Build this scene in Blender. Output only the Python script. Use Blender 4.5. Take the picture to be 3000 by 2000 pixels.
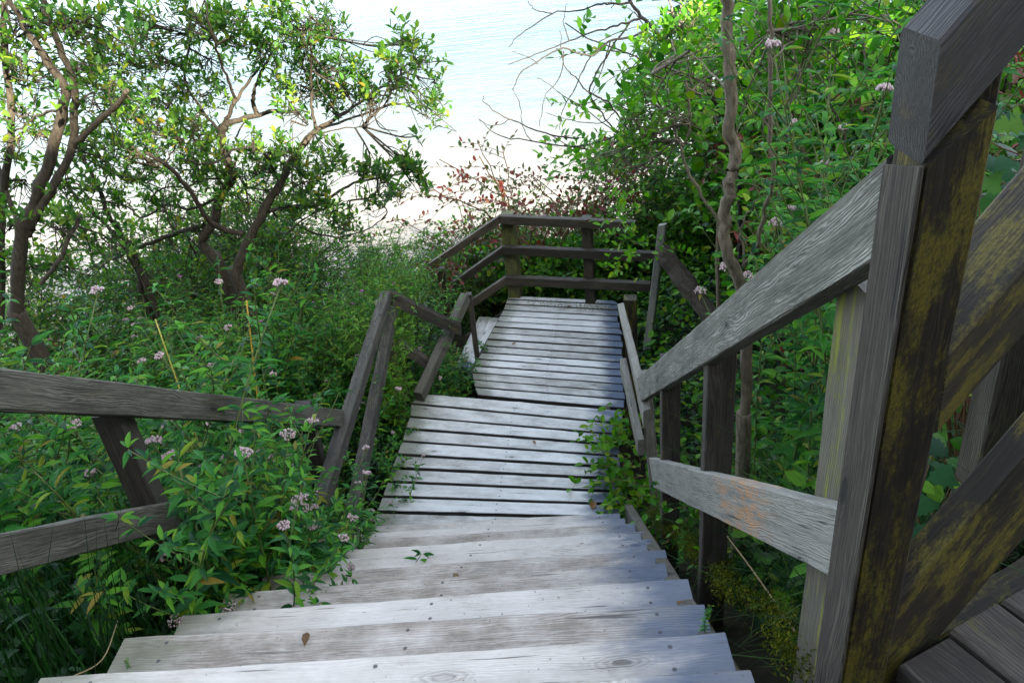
import bpy, math
import numpy as np
from mathutils import Matrix, Vector

for o in list(bpy.data.objects):
    bpy.data.objects.remove(o)
SC = bpy.context.scene
COL = SC.collection
rng = np.random.default_rng(11)

# ------------------------------------------------------------------ camera
FPX, CX, CY = 2421.0, 1500.0, 1000.0
NADIR = np.array([1950.0, 5200.0])
def _cam(p): return np.array([p[0] - CX, p[1] - CY, FPX])
_up = -_cam(NADIR); _up /= np.linalg.norm(_up)
_y = np.array([0, 0, 1.0]) - _up * _up[2]; _y /= np.linalg.norm(_y)
_x = np.cross(_y, _up)
if _x[0] < 0: _x = -_x
R = np.array([_x, _y, _up])
cam = bpy.data.cameras.new("camera")
camo = bpy.data.objects.new("camera", cam); COL.objects.link(camo)
cam.sensor_width = 36; cam.lens = FPX / 3000 * 36; cam.clip_start = 0.02; cam.clip_end = 4000
r_, u_, b_ = R @ np.array([1, 0, 0]), R @ np.array([0, -1, 0]), R @ np.array([0, 0, -1])
camo.matrix_world = Matrix(((r_[0], u_[0], b_[0], 0), (r_[1], u_[1], b_[1], 0), (r_[2], u_[2], b_[2], 0), (0, 0, 0, 1)))
SC.camera = camo

# ------------------------------------------------------------------ sky, sun, exposure
SUN_EL, SUN_AZ = math.radians(28), math.radians(150)      # azimuth clockwise from +Y: low behind the viewer
world = bpy.data.worlds.new("World"); SC.world = world; world.use_nodes = True
nt = world.node_tree; nt.nodes.clear()
sky = nt.nodes.new('ShaderNodeTexSky'); sky.sky_type = 'NISHITA'; sky.sun_disc = False
sky.sun_elevation = SUN_EL; sky.sun_rotation = SUN_AZ; sky.air_density = 1.0; sky.dust_density = 1.5
bg = nt.nodes.new('ShaderNodeBackground'); bg.inputs[1].default_value = 0.15
wo = nt.nodes.new('ShaderNodeOutputWorld')
bw = nt.nodes.new('ShaderNodeRGBToBW'); mxs = nt.nodes.new('ShaderNodeMix'); mxs.data_type = 'RGBA'; mxs.inputs[0].default_value = .5   # thin veil of white cloud
nt.links.new(sky.outputs[0], bw.inputs[0]); nt.links.new(sky.outputs[0], mxs.inputs[6]); nt.links.new(bw.outputs[0], mxs.inputs[7]); nt.links.new(mxs.outputs[2], bg.inputs[0]); nt.links.new(bg.outputs[0], wo.inputs[0])
sl = bpy.data.lights.new("sun", 'SUN'); sl.energy = 5.0; sl.angle = math.radians(0.5); sl.color = (1, .92, .78)
so = bpy.data.objects.new("sun", sl); COL.objects.link(so)
sdir = Vector((math.sin(SUN_AZ) * math.cos(SUN_EL), math.cos(SUN_AZ) * math.cos(SUN_EL), math.sin(SUN_EL)))
so.rotation_euler = (-sdir).to_track_quat('-Z', 'Y').to_euler()
vs = SC.view_settings; vs.view_transform = 'Standard'; vs.look = 'None'; vs.gamma = 1; vs.use_curve_mapping = False
vs.exposure = 3.05
SC.cycles.max_bounces = 8; SC.cycles.diffuse_bounces = 1; SC.cycles.transparent_max_bounces = 8
SC.cycles.use_denoising = True

# ------------------------------------------------------------------ helpers
def ray(p): d = R @ _cam(p); return d / np.linalg.norm(d)
def at(p, z): r = ray(p); return r * z / r[2]              # point of a sight line at a height
def on(p, y): r = ray(p); return r * y / r[1]              # point of a sight line at a depth
def onp(p, x0, k=.086): r = ray(p); return r * x0 / (r[0] - k * r[1])   # on the vertical plane x = x0 + k*y
V = lambda *a: np.array(a, float)
def nrm(v): v = np.asarray(v, float); return v / (np.linalg.norm(v) + 1e-12)

def zline(y):    # tread line of the stair, the two landings, the slope below and above, its unseen crest raised to block the sun
    return np.interp(y, [-40, -14, -9, -6.5, -3, -1.2, 0, 1.33, 4.2, 4.3, 6.0, 6.1, 8.2, 10, 13, 17, 20, 60],
                     [10.5, 9.9, 8.2, 5.6, 1.1, -1.0, -1.15, -1.5, -3.66, -3.86, -3.86, -4.09, -4.09, -5.0, -7.2, -9.6, -11, -14])
def _n(x, y): return .10 * np.sin(1.7 * x + .6 * y) * np.cos(1.1 * y - .5 * x) + .06 * np.sin(3.9 * x - 1.3) * np.sin(3.1 * y + .7)
def gz(x, y):
    x = np.asarray(x, float); y = np.asarray(y, float)
    e = x - (.55 + .086 * y)
    l = -(x - (-1.45 + .086 * y))
    z = zline(y) - .5
    near = np.clip((9.5 - y) / 3, 0, 1) * np.clip((y + 2) / 2, 0, 1)
    z = z + near * (np.clip(e, 0, 1.3) * .85 + np.clip(e - 1.3, 0, 10) * .12)
    z = z + near * (.30 * np.clip(l, 0, 1) - .16 * np.clip(l - 1, 0, 5))
    w = np.clip(np.maximum(e, l) * 2, 0.15, 1)
    return z + _n(x, y) * w

def new_mesh(name, verts, faces_flat, sizes, mats, attrs=None, smooth=False):
    me = bpy.data.meshes.new(name)
    verts = np.asarray(verts, np.float32); faces_flat = np.asarray(faces_flat, np.int32); sizes = np.asarray(sizes, np.int32)
    me.vertices.add(len(verts)); me.vertices.foreach_set('co', verts.ravel())
    me.loops.add(len(faces_flat)); me.loops.foreach_set('vertex_index', faces_flat)
    me.polygons.add(len(sizes))
    st = np.zeros(len(sizes), np.int32); st[1:] = np.cumsum(sizes)[:-1]
    me.polygons.foreach_set('loop_start', st)
    me.update(calc_edges=True)
    me.polygons.foreach_set('use_smooth', np.full(len(sizes), bool(smooth)))
    for k, a in (attrs or {}).items():
        a = np.asarray(a, np.float32)
        if a.ndim == 1:
            at_ = me.attributes.new(k, 'FLOAT', 'POINT'); at_.data.foreach_set('value', a)
        else:
            at_ = me.attributes.new(k, 'FLOAT_VECTOR', 'POINT'); at_.data.foreach_set('vector', a.ravel())
    me.materials.append(mats); me.update()
    return me

class MB:
    """collects pieces that become ONE mesh"""
    def __init__(s): s.v = []; s.f = []; s.s = []; s.a = {}; s.n = 0; s.offset = V(0, 0, 0)
    def add(s, v, f, sz, **at):
        v = np.asarray(v, float)
        s.v.append(v); s.f.append(np.asarray(f, np.int64) + s.n); s.s.append(np.asarray(sz, np.int64)); s.n += len(v)
        for k, x in at.items(): s.a.setdefault(k, []).append(np.asarray(x, float))
    def obj(s, name, mat, parent=None, smooth=False, loc=None):
        v = np.concatenate(s.v)
        if loc is not None: v = v - np.asarray(loc)
        me = new_mesh(name, v, np.concatenate(s.f), np.concatenate(s.s), mat, {k: np.concatenate(x) for k, x in s.a.items()}, smooth)
        o = bpy.data.objects.new(name, me); COL.objects.link(o)
        if parent is not None: o.parent = parent
        elif loc is not None: o.location = loc
        return o

def tag(o, label=None, cat=None, group=None, kind=None):
    if label: o['label'] = label
    if cat: o['category'] = cat
    if group: o['group'] = group
    if kind: o['kind'] = kind
    return o
def thing(name, label, cat, loc=(0, 0, 0), group=None):
    o = bpy.data.objects.new(name, None); COL.objects.link(o); o.location = loc; o.empty_display_size = .1
    return tag(o, label, cat, group)
def dup(root, loc, rz=0., sc=1., label=None, group=None, tilt=(0, 0)):
    r = root.copy(); COL.objects.link(r); r.location = loc; r.rotation_euler = (tilt[0], tilt[1], rz); r.scale = (sc, sc, sc)
    if label: r['label'] = label
    if group: r['group'] = group
    for ch in list(root.children):
        c = ch.copy(); COL.objects.link(c); c.parent = r
    return r

# ---- timber: a slab with worn edges; 'gc' = grain coordinates in metres, 'tt' = fraction along
def slab(mb, c4, thick, segs=14, wob=.003, bev=.005, seed=None):
    """c4: corner points a0,a1 (one long edge) and b1,b0 (the other); thick: vector through the timber."""
    rg = np.random.default_rng(seed if seed is not None else rng.integers(1 << 30))
    a0, a1, b1, b0 = [np.asarray(p, float) for p in c4]; t = np.asarray(thick, float); tn = nrm(t); T = np.linalg.norm(t)
    L = np.linalg.norm((a1 + b1 - a0 - b0) / 2); W = (np.linalg.norm(b0 - a0) + np.linalg.norm(b1 - a1)) / 2
    bu = min(bev / max(W, 1e-6), .3); bt = min(bev, T * .3)
    prof = [(0, bt), (bu, 0), (1 - bu, 0), (1, bt), (1, T - bt), (1 - bu, T), (bu, T), (0, T - bt)]
    ts = np.linspace(0, 1, segs + 1); off = rg.uniform(0, 50, 3)
    n1 = np.cumsum(rg.normal(0, 1, segs + 1)); n1 -= np.linspace(n1[0], n1[-1], segs + 1); n1 = n1 / (np.abs(n1).max() + 1e-6) * wob
    n2 = rg.normal(0, wob * .35, (segs + 1, 8))
    vs_, gc, tt, pl, ed = [], [], [], [], []
    for i, s in enumerate(ts):
        A = a0 + (a1 - a0) * s; B = b0 + (b1 - b0) * s; wdir = nrm(B - A)
        for j, (u, d) in enumerate(prof):
            vs_.append(A + (B - A) * u + tn * d + wdir * (n1[i] * .6 + n2[i, j]) + tn * n1[i] * .5)
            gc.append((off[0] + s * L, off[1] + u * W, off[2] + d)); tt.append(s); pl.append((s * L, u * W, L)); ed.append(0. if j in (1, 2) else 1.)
    f, sz = [], []
    for i in range(segs):
        for j in range(8):
            k = (j + 1) % 8; f += [i * 8 + j, i * 8 + k, i * 8 + 8 + k, i * 8 + 8 + j]; sz.append(4)
    n = len(vs_)                                   # end caps get their own vertices so the end grain reads as end grain
    for base, rev in ((0, True), (segs * 8, False)):
        vs_ += vs_[base:base + 8]; 
        gc += [(g[1] * .35 + 7, g[1], g[2]) for g in gc[base:base + 8]]; tt += tt[base:base + 8]; pl += [(.3, .0, 9.)] * 8; ed += [.5] * 8
        idx = list(range(n, n + 8)); f += idx[::-1] if rev else idx; sz.append(8); n += 8
    pr = rg.uniform(0, 1)
    # orientation: make the normals face outwards
    e1 = (b0 - a0); e2 = (a1 - a0)
    if np.dot(np.cross(e1, t), e2) > 0:
        f2 = []; k = 0
        for q in sz: f2 += f[k:k + q][::-1]; k += q
        f = f2
    mb.add(vs_, f, sz, gc=gc, tt=tt, pl=pl, ed=ed, pr=np.full(len(vs_), pr))

def beam(mb, p0, p1, w, h, up=(0, 0, 1), **k):
    """beam along p0-p1 (centre of the top face), w across, h down."""
    p0, p1 = np.asarray(p0, float), np.asarray(p1, float); d = nrm(p1 - p0); s = nrm(np.cross(d, up)); n = nrm(np.cross(s, d))
    slab(mb, (p0 - s * w / 2, p1 - s * w / 2, p1 + s * w / 2, p0 + s * w / 2), -n * h, **k)

def tube(mb, pts, rad, sides=6, wig=0., seed=0):
    pts = np.asarray(pts, float); n = len(pts); rad = np.broadcast_to(np.asarray(rad, float), (n,))
    d = np.gradient(pts, axis=0); d /= (np.linalg.norm(d, axis=1, keepdims=True) + 1e-9)
    ref = np.array([.31, .2, .93]); s = np.cross(d, ref); s /= (np.linalg.norm(s, axis=1, keepdims=True) + 1e-9); u = np.cross(s, d)
    a = np.arange(sides) * 2 * np.pi / sides
    rr = rad[:, None] * np.ones(sides)[None]
    if wig: rr = rr * (1 + np.random.default_rng(seed).normal(0, wig, rr.shape))
    v = pts[:, None, :] + rr[..., None] * (np.cos(a)[None, :, None] * s[:, None, :] + np.sin(a)[None, :, None] * u[:, None, :])
    i = np.arange(n - 1)[:, None] * sides; j = np.arange(sides)[None]; k = (j + 1) % sides
    f = np.stack([i + j, i + k, i + sides + k, i + sides + j], -1).reshape(-1)
    sz = np.full((n - 1) * sides, 4)
    f = np.concatenate([f, (n - 1) * sides + np.arange(sides)]); sz = np.append(sz, sides)
    mb.add(v.reshape(-1, 3), f, sz)

def smooth_path(pts, m=4):
    """Catmull-Rom through the points"""
    p = np.asarray(pts, float)
    if len(p) < 3: return np.array([p[0] + (p[-1] - p[0]) * t for t in np.linspace(0, 1, m + 1)])
    q = np.vstack([2 * p[0] - p[1], p, 2 * p[-1] - p[-2]]); out = []
    for i in range(1, len(q) - 2):
        for t in np.arange(m) / m:
            out.append(.5 * ((2 * q[i]) + (q[i + 1] - q[i - 1]) * t + (2 * q[i - 1] - 5 * q[i] + 4 * q[i + 1] - q[i + 2]) * t * t
                             + (3 * q[i] - q[i - 1] - 3 * q[i + 1] + q[i + 2]) * t ** 3))
    out.append(p[-1]); return np.array(out)

# ---- leaves
def _tmpl(kind):
    if kind == 'oval':
        v = [(0, 0, 0), (.28, .40, .05), (.66, .40, .04), (1, 0, -.12), (.66, -.40, .04), (.28, -.40, .05), (.34, 0, -.05), (.68, 0, -.07)]
        f = [(0, 6, 1), (1, 6, 7, 2), (2, 7, 3), (3, 7, 4), (4, 7, 6, 5), (5, 6, 0)]
    elif kind == 'lance':
        v = [(0, 0, .0), (.22, .36, .04), (.5, .46, .0), (.78, .26, -.10), (1, 0, -.26), (.78, -.26, -.10), (.5, -.46, .0), (.22, -.36, .04), (.3, 0, -.02), (.62, 0, -.09)]
        f = [(0, 8, 1), (1, 8, 2), (2, 8, 9), (2, 9, 3), (3, 9, 4), (4, 9, 5), (5, 9, 6), (6, 9, 8), (6, 8, 7), (7, 8, 0)]
    elif kind == 'small':
        v = [(0, 0, 0), (.42, .45, .05), (1, 0, -.10), (.42, -.45, .05), (.5, 0, -.06)]
        f = [(0, 4, 1), (1, 4, 2), (2, 4, 3), (3, 4, 0)]
    elif kind == 'maple':
        pol = [(0, .0), (.02, .20), (-.10, .52), (.16, .46), (.22, .62), (.40, .40), (.52, .52), (.56, .30), (.78, .30), (.80, .14), (1.0, 0)]
        full = pol + [(x, -y) for x, y in pol[-2:0:-1]]
        v = [(x, y, -.25 * (x * x + y * y * 1.2) + .05 * abs(y)) for x, y in full] + [(.36, 0, -.03)]
        n = len(full); f = [(i, (i + 1) % n, n) for i in range(n)]
    return np.array(v, float), f
TM = {k: _tmpl(k) for k in ('oval', 'lance', 'small', 'maple')}
def leaves(mb, pos, d, up, L, W, tint, kind='oval', curl=1.):
    pos = np.asarray(pos, float); N = len(pos)
    if not N: return
    d = np.asarray(d, float); d = d / (np.linalg.norm(d, axis=1, keepdims=True) + 1e-9)
    s = np.cross(up, d); s /= (np.linalg.norm(s, axis=1, keepdims=True) + 1e-9); n = np.cross(d, s)
    L = np.broadcast_to(L, (N,))[:, None, None]; W = np.broadcast_to(W, (N,))[:, None, None]
    v, f = TM[kind]
    P = pos[:, None, :] + v[None, :, 0:1] * L * d[:, None, :] + v[None, :, 1:2] * W * s[:, None, :] + v[None, :, 2:3] * L * curl * n[:, None, :]
    nv = len(v); ff = np.array([i for q in f for i in q]); szs = np.array([len(q) for q in f])
    F = (ff[None] + np.arange(N)[:, None] * nv).reshape(-1)
    mb.add(P.reshape(-1, 3), F, np.tile(szs, N), tint=np.repeat(np.broadcast_to(tint, (N,)), nv))

def rdir(n, rg=rng):
    v = rg.normal(size=(n, 3)); return v / np.linalg.norm(v, axis=1, keepdims=True)

def twig(lm, wm, p0, d, length, n, L, W, kind, rg, tint=(0, 1), r=.0022, droop=.25, up_bias=.35, pairs=False):
    """a thin shoot from p0 with n leaves; leaves into lm, wood into wm"""
    d = nrm(d); m = 5; t = np.linspace(0, 1, m)
    side = nrm(np.cross(d, V(.1, .2, 1))); bend = rg.normal(0, .18)
    pts = p0 + d * (t * length)[:, None] + side * (bend * length * t ** 2)[:, None] - V(0, 0, 1) * (droop * length * t ** 2)[:, None]
    if wm is not None: tube(wm, pts, np.linspace(r, r * .45, m), 4)
    k = np.linspace(.12, 1, n); P = np.stack([np.interp(k, t, pts[:, i]) for i in range(3)], 1)
    ang = (np.arange(n) * (np.pi if pairs else 2.4)) + rg.normal(0, .4, n) + rg.uniform(0, 6)
    u = np.cross(side, d)
    out = np.cos(ang)[:, None] * side + np.sin(ang)[:, None] * u
    D = out * .8 + d * (.45 + .6 * k[:, None] ** 2) + V(0, 0, up_bias * .3) + rg.normal(0, .18, (n, 3))
    U = V(0, 0, 1) + rg.normal(0, .38, (n, 3)) + out * -.1
    s = rg.uniform(.65, 1.12, n)
    leaves(lm, P, D, U, L * s, W * s, rg.uniform(tint[0], tint[1], n), kind)
    return pts

# ------------------------------------------------------------------ materials
def mat(name):
    m = bpy.data.materials.new(name); m.use_nodes = True; t = m.node_tree; t.nodes.clear()
    o = t.nodes.new('ShaderNodeOutputMaterial'); return m, t, o
class G:
    def __init__(s, t): s.t = t
    def n(s, typ, **k):
        x = s.t.nodes.new(typ)
        for a, b in k.items(): setattr(x, a, b)
        return x
    def l(s, a, b): s.t.links.new(a, b)
    def math(s, op, a, b=None, c=None, clamp=False):
        x = s.n('ShaderNodeMath', operation=op, use_clamp=clamp)
        for i, v in enumerate((a, b, c)):
            if v is None: continue
            if hasattr(v, 'links') or hasattr(v, 'is_output'): s.l(v, x.inputs[i])
            else: x.inputs[i].default_value = v
        return x.outputs[0]
    def mix(s, f, a, b, typ='MIX'):
        x = s.n('ShaderNodeMix', data_type='RGBA', blend_type=typ)
        for i, v in ((0, f), (6, a), (7, b)):
            if hasattr(v, 'is_output'): s.l(v, x.inputs[i])
            else: x.inputs[i].default_value = v if i == 0 else (*v, 1)
        return x.outputs[2]
    def ramp(s, f, stops, interp='LINEAR'):
        x = s.n('ShaderNodeValToRGB'); r = x.color_ramp; r.interpolation = interp
        while len(r.elements) < len(stops): r.elements.new(.5)
        for e, (p, c) in zip(r.elements, stops): e.position = p; e.color = (*c, 1) if len(c) == 3 else c
        s.l(f, x.inputs[0]); return x.outputs[0]
    def noise(s, vec, scale, detail=4, rough=.6, dist=0.):
        x = s.n('ShaderNodeTexNoise'); x.inputs['Scale'].default_value = scale; x.inputs['Detail'].default_value = detail
        x.inputs['Roughness'].default_value = rough; x.inputs['Distortion'].default_value = dist
        if vec is not None: s.l(vec, x.inputs['Vector'])
        return x.outputs['Fac']
    def vmul(s, vec, m):
        x = s.n('ShaderNodeVectorMath', operation='MULTIPLY'); s.l(vec, x.inputs[0]); x.inputs[1].default_value = m; return x.outputs[0]
    def smap(s, f, a, b):
        x = s.n('ShaderNodeMapRange', interpolation_type='SMOOTHSTEP'); s.l(f, x.inputs[0]); x.inputs[1].default_value = a; x.inputs[2].default_value = b
        return x.outputs[0]

def wood(name, dark, mid, light, moss=0., moss_col=(.10, .11, .012), grey=.5, end_tone=0., lichen=0., grain=1., rough=.72, grime_gapshade=0., nails=0., rust=0., fine=1.):
    m, t, o = mat(name); g = G(t)
    gc = g.n('ShaderNodeAttribute', attribute_name='gc').outputs['Vector']
    tt = g.n('ShaderNodeAttribute', attribute_name='tt').outputs['Fac']
    pr = g.n('ShaderNodeAttribute', attribute_name='pr').outputs['Fac']
    warp = g.noise(g.vmul(gc, (1.7, 9, 9)), 1, 4, .6)
    amp = g.math('MULTIPLY_ADD', g.smap(g.noise(g.vmul(gc, (2.5, 22, 22)), 1, 3, .6), .38, .62), .85, .15)
    sep = g.n('ShaderNodeSeparateXYZ'); g.l(gc, sep.inputs[0])
    # growth-ring bands that swim around the board, then fine fibres
    band = g.math('ADD', g.math('MULTIPLY', g.math('ADD', sep.outputs[1], g.math('MULTIPLY', sep.outputs[2], 1.3)), 640.0), g.math('MULTIPLY', warp, 75.0))
    ring = g.math('MULTIPLY_ADD', g.math('SINE', band), .5, .5)
    fib = g.noise(g.vmul(gc, (3.5, 170 * fine, 170 * fine)), 1, 4, .7)
    fib2 = g.noise(g.vmul(gc, (30, 420, 420)), 1, 3, .7)
    blot = g.noise(g.vmul(gc, (4, 10 / fine, 10 / fine)), 1, 6, .7)
    v = g.math('ADD', g.math('MULTIPLY', g.math('MULTIPLY', ring, amp), .20 * grain), g.math('ADD', g.math('MULTIPLY', fib, .55 / fine), g.math('ADD', g.math('MULTIPLY', blot, .5 + .55 - .55 / fine), g.math('MULTIPLY', fib2, .3 * grain))))
    v = g.math('ADD', v, g.math('MULTIPLY_ADD', pr, .26, -.13 - .22))
    col = g.ramp(v, [(.22, dark), (.46, mid), (.72, light)])
    # knots
    vor = g.n('ShaderNodeTexVoronoi', feature='F1'); vor.inputs['Scale'].default_value = 1; g.l(g.vmul(gc, (2.3, 7.0, 7.0)), vor.inputs['Vector'])
    kd = g.math('ADD', vor.outputs['Distance'], g.math('MULTIPLY_ADD', g.noise(g.vmul(gc, (40, 90, 90)), 1, 2, .5), .05, -.025))
    kn = g.math('SUBTRACT', 1.0, g.smap(kd, .05, .085), clamp=True)
    halo = g.math('MULTIPLY', g.math('SUBTRACT', 1.0, g.smap(kd, .08, .24), clamp=True), g.math('MULTIPLY_ADD', g.math('SINE', g.math('MULTIPLY', kd, 150.0)), .25, .30))
    col = g.mix(halo, col, tuple(c * .8 for c in dark))
    col = g.mix(g.math('MULTIPLY', kn, .85), col, tuple(c * .40 for c in dark))
    if end_tone:   # plank ends darkened, blue at one, green algae at the other (shape from noise along the plank)
        en = g.math('ADD', tt, g.math('MULTIPLY_ADD', g.noise(g.vmul(gc, (4, 13, 13)), 1, 4, .6), .26, -.13))
        s1 = g.smap(en, .80, .95)
        col = g.mix(g.math('MULTIPLY', s1, end_tone), col, (.028, .058, .11))
        s2 = g.math('SUBTRACT', 1.0, g.smap(en, .03, .17), clamp=True)
        col = g.mix(g.math('MULTIPLY', s2, end_tone * .8), col, (.075, .085, .035))
    if moss:
        mz = g.math('ADD', g.math('MULTIPLY', g.noise(g.vmul(gc, (5, 16, 16)), 1, 5, .68), .72), g.math('MULTIPLY', g.noise(g.vmul(gc, (70, 120, 120)), 1, 4, .75), .28))
        mf = g.math('MULTIPLY', g.smap(mz, .60 - moss * .26, .72 - moss * .26), g.math('MULTIPLY_ADD', g.smap(g.noise(g.vmul(gc, (160, 260, 260)), 1, 3, .7), .35, .62), .6, .4))
        col = g.mix(g.math('MULTIPLY', mf, .9), col, moss_col)
    if lichen:
        lz = g.noise(g.vmul(gc, (3.5, 40, 40)), 1, 4, .6)
        col = g.mix(g.math('MULTIPLY', g.smap(lz, .54, .66), lichen), col, (.17, .185, .02))
    if rust:
        rz = g.math('ADD', g.math('MULTIPLY', g.noise(g.vmul(gc, (9, 26, 26)), 1, 5, .7), .6), g.math('MULTIPLY', g.noise(g.vmul(gc, (90, 150, 150)), 1, 4, .75), .4)); pos = g.math('SUBTRACT', 1.0, g.smap(g.math('ABSOLUTE', g.math('SUBTRACT', tt, .23)), .03, .14), clamp=True)
        col = g.mix(g.math('MULTIPLY', g.math('MULTIPLY', g.smap(rz, .46, .60), pos), rust), col, (.42, .17, .03))
    # drying checks along the grain, pale scuffs, nail heads
    ck = g.noise(g.vmul(gc, (3.2, 95, 60)), 1, 2, .5, .6); crk = g.math('SUBTRACT', 1.0, g.smap(ck, .27, .335), clamp=True)
    col = g.mix(g.math('MULTIPLY', crk, .85), col, tuple(c * .35 for c in dark))
    sf = g.math('MULTIPLY', g.smap(g.noise(g.vmul(gc, (24, 48, 48)), 1, 5, .75), .66, .76), .45)
    col = g.mix(sf, col, tuple(min(c * 1.5, .75) for c in light))
    if grime_gapshade:
        ds = g.noise(g.vmul(gc, (2.6, 5.5, 5.5)), 1, 5, .68)
        col = g.mix(g.math('MULTIPLY', g.smap(ds, .52, .72), .42), col, (.17, .165, .14))
        sp = g.noise(g.vmul(gc, (75, 75, 75)), 1, 2, .5); col = g.mix(g.math('MULTIPLY', g.smap(sp, .70, .74), .7), col, (.07, .06, .045))
        e_ = g.n('ShaderNodeAttribute', attribute_name='ed').outputs['Fac']; col = g.mix(g.math('MULTIPLY', e_, grime_gapshade), col, (.016, .015, .010))  # board sides and edges darkened: gap shade put into the colour, plus dirt
    if nails:
        ps = g.n('ShaderNodeSeparateXYZ'); g.l(g.n('ShaderNodeAttribute', attribute_name='pl').outputs['Vector'], ps.inputs[0]); x, y, L_ = ps.outputs
        fx = g.math('MINIMUM', g.math('ABSOLUTE', g.math('SUBTRACT', x, g.math('MULTIPLY', L_, .5))), g.math('MINIMUM', g.math('ABSOLUTE', g.math('SUBTRACT', x, .13)), g.math('ABSOLUTE', g.math('SUBTRACT', g.math('SUBTRACT', L_, .13), x))))
        fy = g.math('MINIMUM', g.math('ABSOLUTE', g.math('SUBTRACT', y, .032)), g.math('ABSOLUTE', g.math('SUBTRACT', y, .092)))
        dd = g.math('SQRT', g.math('ADD', g.math('MULTIPLY', fx, fx), g.math('MULTIPLY', fy, fy)))
        col = g.mix(g.math('MULTIPLY', g.math('SUBTRACT', 1.0, g.smap(dd, .004, .007), clamp=True), nails), col, (.05, .045, .045))
    p = g.n('ShaderNodeBsdfPrincipled'); g.l(col, p.inputs['Base Color'])
    g.l(g.math('MULTIPLY_ADD', fib, .25, rough - .12), p.inputs['Roughness']); p.inputs['Specular IOR Level'].default_value = .35
    b = g.n('ShaderNodeBump'); b.inputs['Strength'].default_value = .55 * grain; b.inputs['Distance'].default_value = .004
    hgt = g.math('SUBTRACT', g.math('ADD', g.math('MULTIPLY', g.math('MULTIPLY', ring, amp), .4), g.math('ADD', g.math('MULTIPLY', fib, .9), g.math('MULTIPLY', blot, .6))), g.math('MULTIPLY', kn, .4))
    g.l(hgt, b.inputs['Height']); g.l(b.outputs[0], p.inputs['Normal']); g.l(p.outputs[0], o.inputs[0])
    return m

def leafmat(name, stops, trans=.42, tcol=(.22, .42, .03), rough=.5, spec=.22):
    m, t, o = mat(name); g = G(t)
    ti = g.n('ShaderNodeAttribute', attribute_name='tint').outputs['Fac']
    col = g.ramp(ti, stops)
    oi = g.n('ShaderNodeObjectInfo').outputs['Random']
    col = g.mix(g.math('MULTIPLY', oi, .35), col, g.mix(1.0, col, (.75, .95, .6), 'MULTIPLY'))
    tc = g.n('ShaderNodeTexCoord').outputs['Object']
    col = g.mix(g.math('MULTIPLY', g.smap(g.noise(tc, 60, 3, .6), .5, .75), .35), col, g.mix(1.0, col, (.6, .62, .45), 'MULTIPLY'))
    p = g.n('ShaderNodeBsdfPrincipled'); g.l(col, p.inputs['Base Color']); p.inputs['Roughness'].default_value = rough; p.inputs['Specular IOR Level'].default_value = spec
    tr = g.n('ShaderNodeBsdfTranslucent'); g.l(g.mix(.5, col, g.mix(1.0, col, tuple(c * 4 for c in tcol), 'MULTIPLY')), tr.inputs['Color'])
    mx = g.n('ShaderNodeMixShader'); mx.inputs[0].default_value = trans
    g.l(p.outputs[0], mx.inputs[1]); g.l(tr.outputs[0], mx.inputs[2]); g.l(mx.outputs[0], o.inputs[0])
    return m

def plain(name, c1, c2, scale=20, rough=.8, spec=.3, bump=.0, stretch=(1, 1, 1)):
    m, t, o = mat(name); g = G(t)
    tc = g.n('ShaderNodeTexCoord').outputs['Object']; nz = g.noise(g.vmul(tc, stretch), scale, 5, .65)
    p = g.n('ShaderNodeBsdfPrincipled'); g.l(g.ramp(nz, [(.3, c1), (.7, c2)]), p.inputs['Base Color'])
    p.inputs['Roughness'].default_value = rough; p.inputs['Specular IOR Level'].default_value = spec
    if bump:
        b = g.n('ShaderNodeBump'); b.inputs['Strength'].default_value = bump; b.inputs['Distance'].default_value = .01; g.l(nz, b.inputs['Height']); g.l(b.outputs[0], p.inputs['Normal'])
    g.l(p.outputs[0], o.inputs[0]); return m

M = {}
M['deck'] = wood('weathered_deck_wood', (.25, .235, .20), (.53, .52, .475), (.68, .67, .63), nails=.9, end_tone=.9, grime_gapshade=.95, fine=1.6, grain=.55, rough=.62)
M['tread'] = wood('weathered_tread_wood', (.20, .165, .125), (.46, .41, .345), (.60, .55, .48), nails=.9, end_tone=.8, grime_gapshade=.6, fine=1.8, grain=.6, rough=.62)
M['rail'] = wood('grey_rail_wood', (.030, .029, .021), (.118, .116, .092), (.29, .285, .235), grain=1.15)
M['rail_left'] = wood('dark_grey_rail_wood', (.007, .006, .0035), (.030, .026, .017), (.105, .096, .070), grain=1.15, moss=.12, moss_col=(.09, .075, .03))
M['rail_rust'] = wood('grey_rail_wood_with_orange_lichen', (.026, .025, .021), (.088, .086, .073), (.21, .205, .175), grain=1.15, rust=.75)
M['rail_brown'] = wood('brown_grey_rail_wood', (.009, .007, .005), (.028, .023, .017), (.07, .06, .047), grain=1.1, moss=.22, moss_col=(.10, .085, .02))
M['rail_far'] = wood('dark_brown_rail_wood', (.010, .007, .004), (.034, .026, .015), (.085, .068, .043), grain=.8, moss=.1)
M['post_dark'] = wood('dark_algae_post_wood', (.004, .003, .0015), (.012, .009, .004), (.030, .023, .010), grain=.8, moss=.50, moss_col=(.105, .086, .006))
M['post_grey'] = wood('dark_grey_post_wood', (.009, .0075, .005), (.034, .029, .020), (.088, .078, .058), grain=1., moss=.08)
M['post_plain'] = wood('dark_brown_post_wood', (.008, .007, .005), (.022, .018, .013), (.055, .046, .034), grain=.8)
M['rail_top'] = wood('blue_grey_top_rail_wood', (.006, .0055, .005), (.022, .020, .017), (.07, .07, .07), grain=1.0, moss=.2, moss_col=(.06, .042, .012))
M['post_lichen'] = wood('lichen_streaked_post_wood', (.018, .017, .010), (.055, .050, .034), (.11, .10, .075), grain=1., lichen=.85, moss=.3, moss_col=(.11, .12, .012))
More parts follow.
